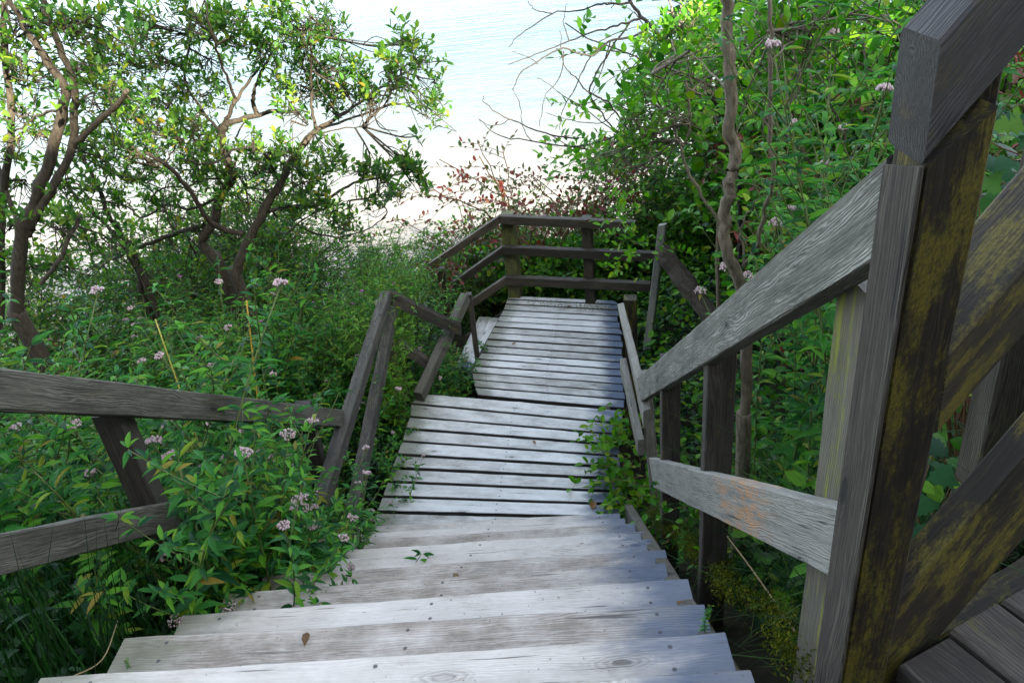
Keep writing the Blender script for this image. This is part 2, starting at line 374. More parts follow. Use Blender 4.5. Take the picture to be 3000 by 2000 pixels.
M['post_green'] = wood('green_algae_post_wood', (.03, .028, .012), (.075, .07, .03), (.14, .13, .06), grain=.9, moss=.5, moss_col=(.13, .15, .02))
M['wood_broken'] = wood('split_rail_wood', (.04, .034, .025), (.11, .10, .076), (.20, .19, .155), grain=1.2)
M['bark'] = plain('bark', (.018, .013, .008), (.075, .060, .040), 26, .85, .25, .9, (3, 3, .7))
M['bark_pale'] = plain('pale_bark', (.075, .060, .038), (.22, .18, .12), 30, .8, .25, .9, (3, 3, .6))
M['bark_dark'] = plain('dark_bark', (.012, .010, .008), (.055, .046, .036), 26, .85, .25, .8, (3, 3, .7))
M['stem'] = plain('green_stem', (.05, .085, .02), (.12, .15, .035), 30, .6)
M['stem_red'] = plain('reddish_stem', (.10, .03, .02), (.13, .09, .03), 20, .6)
M['soil'] = plain('soil', (.006, .006, .003), (.028, .024, .012), 9, .95, .1, .8)
M['moss'] = leafmat('moss', [(0, (.02, .03, .003)), (.6, (.075, .09, .005)), (1, (.17, .15, .01))], .2, rough=.8, spec=.1)
M['pink'] = plain('pink_blossom', (.30, .19, .18), (.56, .45, .43), 120, .85)
M['magenta'] = plain('magenta_blossom', (.34, .04, .26), (.44, .10, .36), 60, .7)
M['dry'] = plain('dry_flower', (.10, .06, .02), (.20, .13, .05), 60, .9)
M['leaf_willow'] = leafmat('willow_leaf', [(0, (.022, .072, .016)), (.45, (.052, .140, .020)), (.85, (.12, .215, .018)), (.97, (.18, .20, .015)), (1, (.26, .16, .02))])
M['leaf_herb'] = leafmat('herb_leaf', [(0, (.008, .055, .018)), (.5, (.040, .185, .026)), (.90, (.11, .29, .016)), (.97, (.20, .26, .018)), (1, (.24, .16, .03))], .42)
M['leaf_herb_bright'] = leafmat('bright_herb_leaf', [(0, (.03, .13, .014)), (.5, (.085, .23, .014)), (1, (.15, .26, .012))], .34)
M['leaf_shrub'] = leafmat('shrub_leaf', [(0, (.010, .055, .008)), (.5, (.055, .19, .010)), (.9, (.13, .29, .010)), (1, (.21, .23, .012))], .36)
M['leaf_red'] = leafmat('red_shrub_leaf', [(0, (.03, .07, .015)), (.35, (.06, .09, .02)), (.6, (.12, .035, .025)), (1, (.17, .03, .03))], .3, (.4, .1, .03))
M['leaf_maple'] = leafmat('maple_leaf', [(0, (.008, .05, .018)), (.6, (.02, .10, .02)), (1, (.09, .18, .012))], .3)
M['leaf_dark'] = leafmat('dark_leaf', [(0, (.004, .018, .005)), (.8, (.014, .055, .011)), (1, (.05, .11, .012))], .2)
M['grass'] = leafmat('grass_blade', [(0, (.004, .016, .003)), (.7, (.016, .065, .010)), (.95, (.07, .13, .018)), (1, (.24, .20, .07))], .3, rough=.5)
M['leaf_brown'] = leafmat('brown_leaf', [(0, (.10, .05, .02)), (1, (.25, .14, .05))], .2)

# ------------------------------------------------------------------ water
def water():
    m, t, o = mat('lake_water'); g = G(t)
    geo = g.n('ShaderNodeNewGeometry').outputs['Position']; sep = g.n('ShaderNodeSeparateXYZ'); g.l(geo, sep.inputs[0])
    n1 = g.noise(g.vmul(geo, (.10, .45, 1)), 1, 4, .6, .3); n2 = g.noise(g.vmul(geo, (.6, 2.2, 1)), 1, 4, .6, .4)
    sh = g.math('ADD', sep.outputs[1], g.math('MULTIPLY_ADD', n1, 16, -8))
    col = g.ramp(g.math('DIVIDE', sh, 80.0), [(.20, (.150, .132, .122)), (.34, (.125, .116, .100)), (.50, (.062, .078, .077)), (.72, (.018, .040, .050)), (1, (.010, .030, .044))])
    p = g.n('ShaderNodeBsdfPrincipled'); g.l(col, p.inputs['Base Color']); p.inputs['Roughness'].default_value = .22;  p.inputs['IOR'].default_value = 1.10
    b = g.n('ShaderNodeBump'); b.inputs['Strength'].default_value = .6; b.inputs['Distance'].default_value = .4
    g.l(g.math('ADD', g.math('MULTIPLY', n1, .8), g.math('MULTIPLY', n2, .45)), b.inputs['Height']); g.l(b.outputs[0], p.inputs['Normal'])
    g.l(p.outputs[0], o.inputs[0])
    me = new_mesh('water', [(-1500, 8, -10), (1500, 8, -10), (1500, 3000, -10), (-1500, 3000, -10)], [0, 1, 2, 3], [4], m)
    w = bpy.data.objects.new('water', me); COL.objects.link(w); tag(w, 'pale lake water shining below the slope', kind='structure'); return w
water()

# ------------------------------------------------------------------ ground
def ground():
    xs = np.concatenate([np.linspace(-60, -9, 18), np.linspace(-8, 8, 81), np.linspace(9, 60, 18)]); ys = np.concatenate([np.linspace(-60, -14, 12), np.linspace(-13, 22, 141)])
    X, Y = np.meshgrid(xs, ys); Z = gz(X, Y)
    v = np.stack([X, Y, Z], -1).reshape(-1, 3); nx, ny = len(xs), len(ys)
    i = np.arange(ny - 1)[:, None] * nx; j = np.arange(nx - 1)[None]
    f = np.stack([i + j, i + j + 1, i + nx + j + 1, i + nx + j], -1).reshape(-1)
    me = new_mesh('ground', v, f, np.full((nx - 1) * (ny - 1), 4), M['soil'], smooth=True)
    o = bpy.data.objects.new('ground', me); COL.objects.link(o); tag(o, 'dark earth slope under the plants', kind='structure')
ground()

# ------------------------------------------------------------------ the stair
SL = [(123, 1979), (368, 1863), (536, 1798), (664, 1733), (772, 1684), (865, 1644), (935, 1612), (995, 1583), (1040, 1562), (1080, 1539)]
SR = [(2123, 1846), (2062, 1765), (2014, 1690), (1948, 1645), (1948, 1606), (1906, 1575), (1890, 1553), (1880, 1529), (1830, 1515), (1815, 1501)]
ZK = [-1.552, -1.766, -1.997, -2.225, -2.451, -2.690, -2.909, -3.165, -3.385, -3.636]
Z1, Z2 = -3.861, -4.086
stair = thing('wooden_stairs', 'flight of pale weathered timber steps descending to the first landing', 'stairs', (-.35, 2.7, gz(-.35, 2.7)))
sl0 = np.array(stair.location)
def tread(a, b, z, k):
    A, B = at(a, z), at(b, z); d = nrm(B - A); back = V(d[1], -d[0], 0)
    mb = MB()
    c = V(0, 0, 0)
    slab(mb, (A, B, B + back * .152, A + back * .152), V(0, 0, -.045), 18, .004, .007, 100 + k)
    A2 = A + back * .156 + d * rng.uniform(-.02, .02); B2 = B + back * .156 + d * rng.uniform(-.03, .03)
    slab(mb, (A2, B2, B2 + back * .15, A2 + back * .15), V(0, 0, -.045), 18, .003, .006, 200 + k)
    mb.obj('tread', M['tread'], stair, loc=sl0)
for k, (a, b, z) in enumerate(zip(SL, SR, ZK)): tread(a, b, z, k)
for k in (1, 2):
    A, B = V(-1.21, 1.38 - .30 * k, -1.552 + .225 * k), V(.375, 1.31 - .30 * k, -1.552 + .225 * k)
    mb = MB(); slab(mb, (A, B, B + V(-.01, -.30, 0), A + V(-.01, -.30, 0)), V(0, 0, -.045), 18, .004, .007, 300 + k); mb.obj('tread', M['tread'], stair, loc=sl0)
for xo in (-1.22, .27):
    mb = MB(); p0 = V(xo + .086 * .6, .6, -1.552 + .73 * .757 - .14); p1 = V(xo + .086 * 4.25, 4.25, -3.62 - .16)
    slab(mb, (p0, p1, p1 - V(0, 0, .24), p0 - V(0, 0, .24)), V(.05, .0, 0), 12, .003, .006); mb.obj('stringer', M['rail_brown'], stair, loc=sl0)

# ------------------------------------------------------------------ landings
def deck(name, label, lines, z, seed, extra=()):
    root = thing(name, label, 'deck', at(((lines[0][0][0] + lines[0][1][0]) / 2, lines[0][0][1]), z)); l0 = np.array(root.location)
    mb = MB(); pts = [(at(a, z), at(b, z)) for a, b in lines]
    for i in range(len(pts) - 1):
        (A, B), (C, D) = pts[i], pts[i + 1]
        g = .014 if name == 'wooden_landing' else .0105
        if (C - A)[1] < 0: A, B, C, D = C, D, A, B
        n = nrm(V(C[0] - A[0], C[1] - A[1], 0)); A2, B2, C2, D2 = A + n * g, B + n * g, C - n * g, D - n * g
        dz = V(0, 0, rng.uniform(-.004, .004)); d = nrm(B - A)
        slab(mb, (A2 + dz, B2 + dz + d * rng.uniform(-.01, .02), D2 + dz + d * rng.uniform(-.01, .02), C2 + dz), V(0, 0, -.03), 18, .0035, .004, seed + i)
    mb.obj('deck_boards', M['deck'], root, loc=l0)
    for (p, q) in extra:
        mb = MB(); beam(mb, p, q, .06, .16, seed=seed + 50); mb.obj('joist', M['rail_brown'], root, loc=l0)
    return root
def lx(y): return 1100 + (1510 - y) * .343
g1 = [((1240, 1150), (1826, 1199)), ((1205, 1181), (1815, 1239)), ((1203, 1220), (1815, 1272)), ((1190, 1255), (1815, 1303)), ((1180, 1292), (1815, 1335)), ((1165, 1331), (1815, 1369)),
      ((1150, 1369), (1815, 1402)), ((1138, 1409), (1815, 1438)), ((1122, 1453), (1815, 1476)), ((1106, 1498), (1815, 1516)), ((1090, 1545), (1815, 1556))]
deck('wooden_landing', 'first landing of bleached planks at the foot of the steps', g1, Z1, 400,
     [(V(-.85, 4.5, Z1 - .05), V(-.7, 5.95, Z1 - .05)), (V(.5, 4.3, Z1 - .05), V(.72, 5.6, Z1 - .05))])
h = [((1402, 1158), (1832, 1196)), ((1392, 1134), (1829, 1170)), ((1387, 1112), (1828, 1147)), ((1384, 1090), (1826, 1124)), ((1391, 1070), (1824, 1102)), ((1401, 1050), (1824, 1081)), ((1412, 1031), (1824, 1060)), ((1420, 1012), (1824, 1039)),
     ((1429, 993), (1822, 1018.5)), ((1439, 974), (1820, 999)), ((1449, 957), (1818, 980)), ((1458, 941), (1815, 961.6)), ((1466, 924), (1811, 942)), ((1476, 907), (1808, 925)), ((1482, 890), (1806, 907)), ((1487, 877), (1806, 892)), ((1496, 866), (1800, 880))]
deck('wooden_platform', 'lower landing of pale planks with one slanting edge, enclosed by the brown railing', h, Z2, 500,
     [(V(-.45, 6.6, Z2 - .05), V(0, 8.0, Z2 - .05)), (V(.9, 6.1, Z2 - .05), V(1.1, 7.6, Z2 - .05))])
# steps that turn off to the left
st = thing('wooden_step', 'two pale boards of the next flight turning off left of the lower landing', 'steps', at((1400, 1000), Z2 - .2)); l0 = np.array(st.location)
mb = MB(); zz = Z2 - .2
for k, (p, q) in enumerate((((1420, 928), (1352, 1075)), ((1452, 931), (1386, 1085)))):
    A, B = at(p, zz), at(q, zz); beam(mb, A, B, .14, .045, seed=600 + k)
mb.obj('tread', M['deck'], st, loc=l0)
mb = MB(); A, B = at((1500, 895), zz - .05), at((1360, 985), zz - .45); beam(mb, A, B, .05, .2, seed=610); mb.obj('stringer', M['rail_brown'], st, loc=l0)

# platform at the viewer's right hand
up = thing('upper_platform', 'dark mossy plank platform under the diagonal rails at bottom right', 'deck', at((2760, 1960), -1.22)); l0 = np.array(up.location)
mb = MB(); zp = -1.22
e = nrm(at((2960, 2000), zp) - at((2787, 1863), zp)); a0 = at((2633, 1950), zp); a1 = at((2787, 1863), zp); w = a1 - a0
for k in range(5):
    o_ = w * 1.07 * k + e * (.0 if k == 0 else -.01)
    slab(mb, (a0 + o_, a0 + o_ + e * 1.0, a1 + o_ + e * 1.0, a1 + o_), V(0, 0, -.045), 12, .003, .006, 700 + k)
mb.obj('deck_boards', M['rail_brown'], up, loc=l0)
mb = MB(); beam(mb, a0 - e * .06 + V(0, 0, -.05), a0 - e * .06 + w * 4 + V(0, 0, -.05), .06, .2, seed=720); mb.obj('joist', M['post_dark'], up, loc=l0)

# ------------------------------------------------------------------ railings
def post(mb, x, y, z0, z1, w, dpt, lean=(0, 0), seed=None, rot=0.):
    c, s = math.cos(rot), math.sin(rot)
    def P(u, v, z, k): return V(x + c * u - s * v + lean[0] * k, y + s * u + c * v + lean[1] * k, z)
    slab(mb, (P(-w / 2, -dpt / 2, z0, 0), P(-w / 2, -dpt / 2, z1, 1), P(w / 2, -dpt / 2, z1, 1), P(w / 2, -dpt / 2, z0, 0)), V(-s * dpt, c * dpt, 0), 12, .002, .005, seed)

# stair railing on the right
X0 = .40
rr = thing('stair_railing', 'weathered grey railing with two sloping boards along the right of the steps', 'railing', (.55, 2.0, float(gz(.55, 2.0)))); l0 = np.array(rr.location)
c4 = [onp(p, X0) for p in ((2600, 453), (1865, 1108), (1868, 1180), (2555, 765))]
mb = MB(); slab(mb, c4, V(.048, -.004, 0), 24, .003, .004, 31); mb.obj('rail', M['rail'], rr, loc=l0)
c4 = [onp(p, X0) for p in ((2460, 1492), (1900, 1340), (1915, 1428), (2425, 1682))]
mb = MB(); slab(mb, c4, V(.048, -.004, 0), 24, .003, .004, 32); mb.obj('rail', M['rail_rust'], rr, loc=l0)
mb = MB(); post(mb, .598, 1.15, -2.05, -.62, .095, .13, seed=33); o = mb.obj('post', M['post_lichen'], rr, loc=l0); o['label'] = 'post streaked with yellow green lichen'
for (px, py, yy, zt) in ((2068, 1090, 2.2, -1.28), (1937, 1150, 3.35, -2.1)):
    q = on((px, py), yy); mb = MB(); post(mb, q[0] + .05, yy + .02, float(gz(q[0], yy)) - .3, zt, .095, .05, seed=int(px)); mb.obj('post', M['rail_brown'], rr, loc=l0)
q0, q1 = on((1885, 1150), 4.55), on((1925, 1500), 4.15)
mb = MB(); slab(mb, (q0 + V(-.03, 0, .12), q1 + V(-.02, 0, -.2), q1 + V(.05, 0, -.2), q0 + V(.05, 0, .12)), V(0.01, .09, 0), 12, .004, .006, 36)
o = mb.obj('post', M['wood_broken'], rr, loc=l0); o['label'] = 'leaning post at the foot of the railing'

# tall corner post with the rails of the upper flight
bp = thing('corner_post', 'tall dark post stained with yellow green algae at the right edge of the steps', 'post', (.53, .93, -1.6)); l0 = np.array(bp.location)
xr = on((2905, 480), .88)[0]
T0 = on((2600, 475), .97); T1 = on((2691, 490), .88); Bx0 = .482
mb = MB(); slab(mb, (V(.478, .88, -2.0), V(.478, .88, T1[2]), V(.478, .968, T0[2] - .002), V(.478, .968, -2.0)), V(.006, 0, 0), 14, .002, .002, 41); mb.obj('facing_board', M['post_grey'], bp, loc=l0)
mb = MB(); slab(mb, (V(.485, .884, -2.0), V(.485, .884, -.338), V(xr, .884, -.338 + (xr - .485) * .80), V(xr, .884, -2.0)), V(0, .080, 0), 14, .002, .005, 42); mb.obj('post_body', M['post_dark'], bp, loc=l0)
mb = MB(); slab(mb, (V(.54, .975, -.55), V(.54, .975, .10), V(xr + .055, .975, .10), V(xr + .055, .975, -.55)), V(0, .05, 0), 10, .002, .005, 43); mb.obj('post_head', M['post_dark'], bp, loc=l0)
u = nrm(V(1.117, .515, .90)); perp = nrm(V(-.515, 1.117, 0))
dr = thing('upper_railing', 'three thick diagonal boards climbing to the upper right from the tall dark post', 'railing', (.75, 1.0, -1.25)); l0 = np.array(dr.location)
a, b = on((2758, 120), .88), on((2705, 485), .88)
mb = MB(); slab(mb, (a, a + u * 1.6, b + u * 1.6, b), V(0, .09, 0), 16, .002, .006, 44); mb.obj('rail', M['rail_top'], dr, loc=l0)
a, b = on((2821, 989), 1.06) - u * .03, on((2744, 1275), 1.06) - u * .0
mb = MB(); slab(mb, (a, a + u * 1.6, b + u * 1.6, b), perp * .12 + V(0, 0, .0), 16, .002, .006, 45); mb.obj('rail', M['post_dark'], dr, loc=l0)
a, b = on((2642, 1740), .97) - u * .12, on((2763, 1855), .97) - u * .22
mb = MB(); slab(mb, (a, a + u * 1.6, b + u * 1.6, b), perp * .05, 16, .003, .006, 46); mb.obj('rail', M['post_dark'], dr, loc=l0)
q0, q1 = on((2943, 1000), 1.4), on((2846, 1497), 1.4)
mb = MB(); slab(mb, (q0 + V(0, 0, .5), q1 - V(0, 0, .6), q1 + V(.13, 0, -.6), q0 + V(.13, 0, .5)), V(0, .08, 0), 10, .002, .005, 47); mb.obj('post', M['post_grey'], dr, loc=l0)

# stair railing on the left
XL = -1.45; dvec = nrm(V(.0682, .7932, -.6051))
lr = thing('stair_railing', 'weathered brown grey railing with two boards half buried in plants left of the steps', 'railing', (-1.35, 2.0, float(gz(-1.35, 2.0)))); l0 = np.array(lr.location)
a0, a1, b0, b1 = [onp(p, XL) for p in ((0, 1085), (1005, 1200), (0, 1212), (1000, 1250))]
b1 = a1 + V(0, 0, -.13); bb = a0 + V(0, 0, -.17)
mb = MB(); slab(mb, (a0 - dvec * 1.2, a1, b1, b0 - dvec * 1.2), V(-.048, .004, 0), 30, .003, .005, 51); mb.obj('rail', M['rail_left'], lr, loc=l0)
a0, a1, b0, b1 = [onp(p, XL) for p in ((0, 1592), (900, 1395), (0, 1722), (880, 1450))]
mb = MB(); slab(mb, (a0 - dvec * 1.0, a1, b1, b0 - dvec * 1.0), V(-.048, .004, 0), 30, .003, .005, 52); mb.obj('rail', M['rail_left'], lr, loc=l0)
for (px, py, zt) in ((352, 1205, None), (905, 1190, None)):
    q = onp((px, py), XL - .055)
    mb = MB(); q2 = q + V(-.01, .05, -1.15)
    slab(mb, (q + V(-.09, -.02, .0), q2 + V(-.09, -.02, 0), q2 + V(0, -.02, 0), q + V(0, -.02, 0)), V(0, .09, 0), 10, .002, .005, 530 + px); mb.obj('post', M['post_plain'], lr, loc=l0)

# level railing on the left side of the first landing
la = thing('landing_railing', 'square-cornered grey railing smothered by plants on the left of the first landing', 'railing', (-1.0, 5.0, Z1 - .3)); l0 = np.array(la.location)
A0, A1 = V(-1.135, 3.5, -2.86), V(-.97, 6.02, -2.86)
mb = MB(); beam(mb, A0, A1, .075, .10, seed=61); mb.obj('rail', M['rail_left'], la, loc=l0)
q0, q1 = onp((1010, 1590), -1.35, .064), onp((1100, 1130), -1.35, .064)
q1 = q0 + (q1 - q0) * 1.75
mb = MB(); beam(mb, q0, q1, .075, .10, seed=62); mb.obj('rail', M['rail_left'], la, loc=l0)
B1 = V(-.53, 6.42, -3.42); B1 = on((1345, 968), 6.42)
mb = MB(); slab(mb, (A1 + V(.02, -.02, 0), B1 + V(0, 0, .05), B1 + V(0, 0, -.06), A1 + V(.02, -.02, -.125)), V(.02, .05, 0), 10, .002, .005, 63); mb.obj('rail', M['rail_brown'], la, loc=l0)
q0, q1 = on((1165, 1000), 6.1), on((1262, 1062), 6.25)
mb = MB(); slab(mb, (q0, q1 + V(0, 0, .0), q1 + V(0, 0, -.11), q0 + V(0, 0, -.11)), V(.02, .05, 0), 8, .002, .005, 64); mb.obj('rail', M['rail_brown'], la, loc=l0)
mb = MB(); post(mb, -1.03, 6.06, Z1 - .6, -2.97, .09, .09, seed=65); mb.obj('post', M['post_green'], la, loc=l0)
mb = MB(); post(mb, -1.17, 3.8, Z1 - .5, -2.97, .08, .08, seed=67); mb.obj('post', M['rail_brown'], la, loc=l0)

# slanting rail beside the lower landing
c = thing('handrail', 'short slanting grey handrail with a slanted cut end beside the lower landing', 'handrail', (-.6, 6.3, Z2)); l0 = np.array(c.location)
C0, C1 = on((1222, 1150), 5.85), on((1360, 858), 6.9)
mb = MB(); beam(mb, C0, C1, .075, .11, seed=71); mb.obj('rail', M['rail_left'], c, loc=l0)
q = on((1388, 920), 7.0); mb = MB(); post(mb, q[0] - .02, 7.0, Z2 - .7, C1[2] - .06, .05, .07, seed=72); mb.obj('post', M['rail_brown'], c, loc=l0)

# railing round the far end of the lower landing
fr = thing('landing_railing', 'dark brown three-rail railing across the far end of the lower landing', 'railing', (.5, 7.95, Z2)); l0 = np.array(fr.location)
fd = nrm(V(1.25, -.51, 0)); fn = V(-fd[1] * -1, 0, 0); fnorm = nrm(V(.51, 1.25, 0))
F0 = V(0, 8.01, 0)
def fpt(p): # onto the vertical plane of the far railing
    r = ray(p); s = (F0 @ fnorm) / (r @ fnorm); return r * s
def lpt(p): # onto the plane of the flight that turns left
    n = nrm(V(.19, .98, 0)); r = ray(p); s = (F0 @ n) / (r @ n); return r * s
for k, (a, b, c_, d_) in enumerate((((1464, 634), (1860, 652), (1860, 676), (1466, 658)), ((1472, 724), (1920, 743), (1920, 768), (1474, 747)), ((1480, 813), (1903, 832), (1903, 856), (1482, 836)))):
    mb = MB(); slab(mb, [fpt(p) for p in (a, b, c_, d_)], fnorm * .075, 14, .003, .005, 80 + k); mb.obj('rail', M['rail_far'], fr, loc=l0)
for k, (a, b, c_, d_) in enumerate((((1462, 634), (1254, 774), (1268, 788), (1462, 659)), ((1471, 724), (1322, 830), (1326, 848), (1473, 748)), ((1480, 813), (1368, 888), (1362, 916), (1481, 837)))):
    mb = MB(); slab(mb, [lpt(p) for p in (a, b, c_, d_)], nrm(V(.19, .98, 0)) * .07, 12, .003, .005, 90 + k); mb.obj('rail', M['rail_far'], fr, loc=l0)
q = fpt((1478, 700)) + fnorm * .145; mb = MB(); post(mb, q[0] + .005, q[1], Z2 - .9, -3.12, .13, .13, seed=95, rot=-.3); mb.obj('post', M['post_green'], fr, loc=l0)
q = fpt((1712, 700)) + fnorm * .13; mb = MB(); post(mb, q[0], q[1], Z2 - .9, -3.12, .10, .09, seed=96, rot=-.39); mb.obj('post', M['rail_far'], fr, loc=l0)
q = lpt((1290, 800)) + V(0, .12, 0); mb = MB(); post(mb, q[0], q[1], -5.6, -3.72, .08, .08, seed=97); mb.obj('post', M['rail_far'], fr, loc=l0)

# broken railing on the right of the landings
br = thing('broken_railing', 'split grey boards of a broken railing on a charred post right of the lower landing', 'railing', (.95, 5.6, Z1)); l0 = np.array(br.location)
q0, q1 = at((1812, 884), -3.0), at((1876, 1150), -3.0)
mb = MB(); slab(mb, (q0 + V(-.01, 0, -.02), q1 + V(-.02, -.2, 0), q1 + V(-.02, -.2, -.14), q0 + V(.0, 0, -.10)), V(.05, 0, .012), 16, .006, .007, 110); mb.obj('rail', M['wood_broken'], br, loc=l0)
q0, q1 = on((1816, 1052), 5.0), on((1868, 1290), 4.3)
mb = MB(); slab(mb, (q0, q1, q1 + V(.0, 0, -.13), q0 + V(.0, 0, -.12)), V(.045, 0, .01), 14, .008, .007, 111); mb.obj('rail', M['wood_broken'], br, loc=l0)
q = on((1848, 880), 5.75); mb = MB(); post(mb, q[0], 5.78, Z2 - .6, q[2] + .01, .10, .10, seed=112, rot=-.2); mb.obj('post', M['post_dark'], br, loc=l0)
q0, q1 = on((1938, 690), 7.1), on((1893, 945), 6.9)
lb = thing('leaning_board', 'grey plank leaning upright behind the charred post at the end of the far railing', 'plank', q1); l0 = q1
mb = MB(); slab(mb, (q0 + V(-.035, 0, .1), q1 + V(-.035, 0, -.3), q1 + V(.035, 0, -.3), q0 + V(.035, 0, .1)), V(.03, .05, 0), 10, .003, .005, 113); mb.obj('board', M['rail'], lb, loc=l0)
q0, q1 = on((1938, 735), 6.9), on((2040, 870), 6.4)
lg = thing('fallen_log', 'broken dark brown log tilted among the leaves beyond the leaning plank', 'log', q1); l0 = q1
mb = MB(); t_ = np.linspace(0, 1, 14); pp = q0 + (q1 + nrm(q1 - q0) * .5 - q0) * t_[:, None]
tube(mb, pp, .085 * (1 + .08 * np.sin(t_ * 17)), 12, .09, 5)
mb.add([q0 + rdir(1)[0] * .07 for _ in range(10)] + [q0 - nrm(q1 - q0) * .04], [i for k in range(10) for i in (k, (k + 1) % 10, 10)], [3] * 10)
mb.obj('log_body', M['bark'], lg, loc=l0)

# ------------------------------------------------------------------ plants

def uni(a, b, n=None): return rng.uniform(a, b, n)
def skeleton_tree(name, label, cat, bark, leafm, branches, clumps, Y, base=None, L=.085, W=.042, kind='oval', seed=1, group=None, tint=(0, 1), per=9, twl=.34, jitter=.45, dens=1.7):
    """branches: [(pixel path with depth offsets, r0 px, r1 px)], clumps: [(px, py, rx, ry, dY, twigs)] -> one tree: trunk + crown"""
    rg = np.random.default_rng(seed); wm = MB(); lm = MB(); sk = []
    for path, r0, r1 in branches:
        P = np.array([on((p[0], p[1]), Y + (p[2] if len(p) > 2 else 0)) for p in path])
        P[1:-1] += rg.normal(0, .007, P[1:-1].shape)
        S = smooth_path(P, 5); S[1:-1] += rg.normal(0, .004, S[1:-1].shape)
        dist = np.linalg.norm(S, axis=1).mean() / FPX
        tube(wm, S, np.linspace(r0, r1, len(S)) * .74 * dist * (1 + .035 * rg.normal(size=len(S))), 9 if r0 > 6 else 5, .05, int(rg.integers(1e6)))
        sk.append(S)
    if base is not None:
        for (i, dx) in base:
            S = sk[i]; b = S[0]; g = V(b[0] + dx, b[1] + .1, float(gz(b[0] + dx, b[1] + .1)) - .25)
            r0 = .74 * branches[i][1] * np.linalg.norm(b) / FPX
            tube(wm, smooth_path([b + (S[1] - b) * .3, b, (b + g) / 2 + V(.03, 0, 0), g], 4), np.linspace(r0, r0 * 1.35, 13), 9, .05, 3)
    allp = np.concatenate(sk)
    for (px, py, rx, ry, dy, nt) in clumps:
        c0 = on((px, py), Y + dy); sc = np.linalg.norm(c0) / FPX
        near = allp[np.argmin(((allp - c0) ** 2).sum(1))]
        mid = (near + c0) / 2 + rg.normal(0, .06, 3) - V(0, 0, .05)
        S = smooth_path([near, mid, c0], 4); tube(wm, S, np.linspace(.008, .004, len(S)), 4)
        ax = R @ V(1, 0, 0); ay = R @ V(0, -1, 0); az = R @ V(0, 0, 1)
        for k in range(int(nt * dens)):
            q = rg.normal(size=3); q /= np.linalg.norm(q); q *= rg.uniform(0, 1) ** .45
            p = c0 + ax * q[0] * rx * sc + ay * q[1] * ry * sc + az * q[2] * jitter
            d = nrm(nrm(p - c0) * .5 + V(0, 0, .55) + rg.normal(0, .35, 3)); ln = twl * rg.uniform(.6, 1.15)
            s0 = p - d * ln * .55; a = S[rg.integers(1, len(S))]
            tube(wm, smooth_path([a, (a + s0) / 2 + rg.normal(0, .03, 3), s0], 3), np.linspace(.0042, .0024, 7), 4)
            twig(lm, wm, s0, d, ln, int(per * rg.uniform(.7, 1.3)), L, W, kind, rg, tint, r=.0026)
    b = sk[0][0]; loc = V(b[0], b[1], float(gz(b[0], b[1])))
    root = thing(name, label, cat, loc, group)
    wm.obj('trunk', bark, root, True, loc)
    if lm.n: lm.obj('crown', leafm, root, True, loc)
    return root

# ---- left: the spreading willow in front of the water
WB = [([(637, 764), (597, 706), (626, 649), (649, 574, .1), (677, 517, .1), (660, 448), (649, 390), (660, 367)], 19, 14),
      ([(689, 804, -.2), (718, 723, -.2), (763, 637, -.2), (821, 540, -.1), (850, 476), (890, 413), (930, 379)], 20, 10),
      ([(660, 367), (677, 355), (752, 339, .2), (815, 321, .3), (880, 330, .4)], 13, 5),
      ([(752, 339, .2), (741, 298, .2), (746, 253, .2), (786, 184, .3), (821, 103, .4), (830, 20, .5)], 9, 3),
      ([(683, 304), (718, 247, .1), (763, 195, .2), (800, 120, .2)], 7, 3), ([(660, 367), (672, 320), (689, 287)], 9, 6),
      ([(689, 287), (660, 218, -.2), (637, 161, -.3), (610, 80, -.4), (600, 0, -.4)], 6, 3),
      ([(930, 379), (1005, 333, .2), (1079, 281, .3), (1165, 230, .4), (1230, 190, .5)], 8, 2),
      ([(930, 379), (1010, 356, .3), (1142, 310, .5), (1205, 310, .6), (1250, 345, .6)], 6, 2),
      ([(930, 379), (918, 321), (913, 230, -.1), (913, 115, -.2), (905, 30, -.2)], 7, 3),
      ([(712, 683, -.2), (654, 672, -.2), (608, 643, -.3), (568, 574, -.4), (505, 505, -.5), (425, 448, -.6)], 12, 6),
      ([(786, 620, -.2), (832, 606), (907, 608, .1), (976, 574, .2), (1033, 540, .3), (1148, 517, .4), (1194, 505, .5)], 8, 3),
      ([(597, 660), (517, 683, .2), (448, 712, .3), (396, 729, .3), (330, 760, .4)], 9, 5),
      ([(895, 672), (976, 695, .1), (1062, 677, .1), (1131, 637, .2)], 4, 2),
      ([(649, 574, .1), (560, 610, .3), (480, 600, .5), (420, 640, .5), (380, 610, .6)], 6, 3),
      ([(677, 517, .1), (700, 450, .3), (690, 400, .4), (730, 340, .5)], 5, 3),
      ([(850, 476), (900, 400, -.2), (960, 385, -.3), (1060, 370, -.3)], 5, 2),
      ([(821, 540), (770, 450, -.3), (700, 430, -.5), (620, 480, -.6), (540, 470, -.6)], 6, 3),
      ([(385, 729, .3), (321, 631, .3), (290, 560, .2), (240, 470, .2), (226, 430, .2)], 10, 5),
      ([(413, 850, .4), (400, 790, .4), (330, 680, .5), (250, 600, .6), (190, 540, .6)], 9, 4),
      ([(500, 300, .2), (540, 380, .2), (600, 450, .1), (649, 540, .1)], 3, 5),
      ([(600, 0, .3), (560, 120, .3), (540, 230, .3), (600, 330, .2), (655, 390)], 3, 6)]
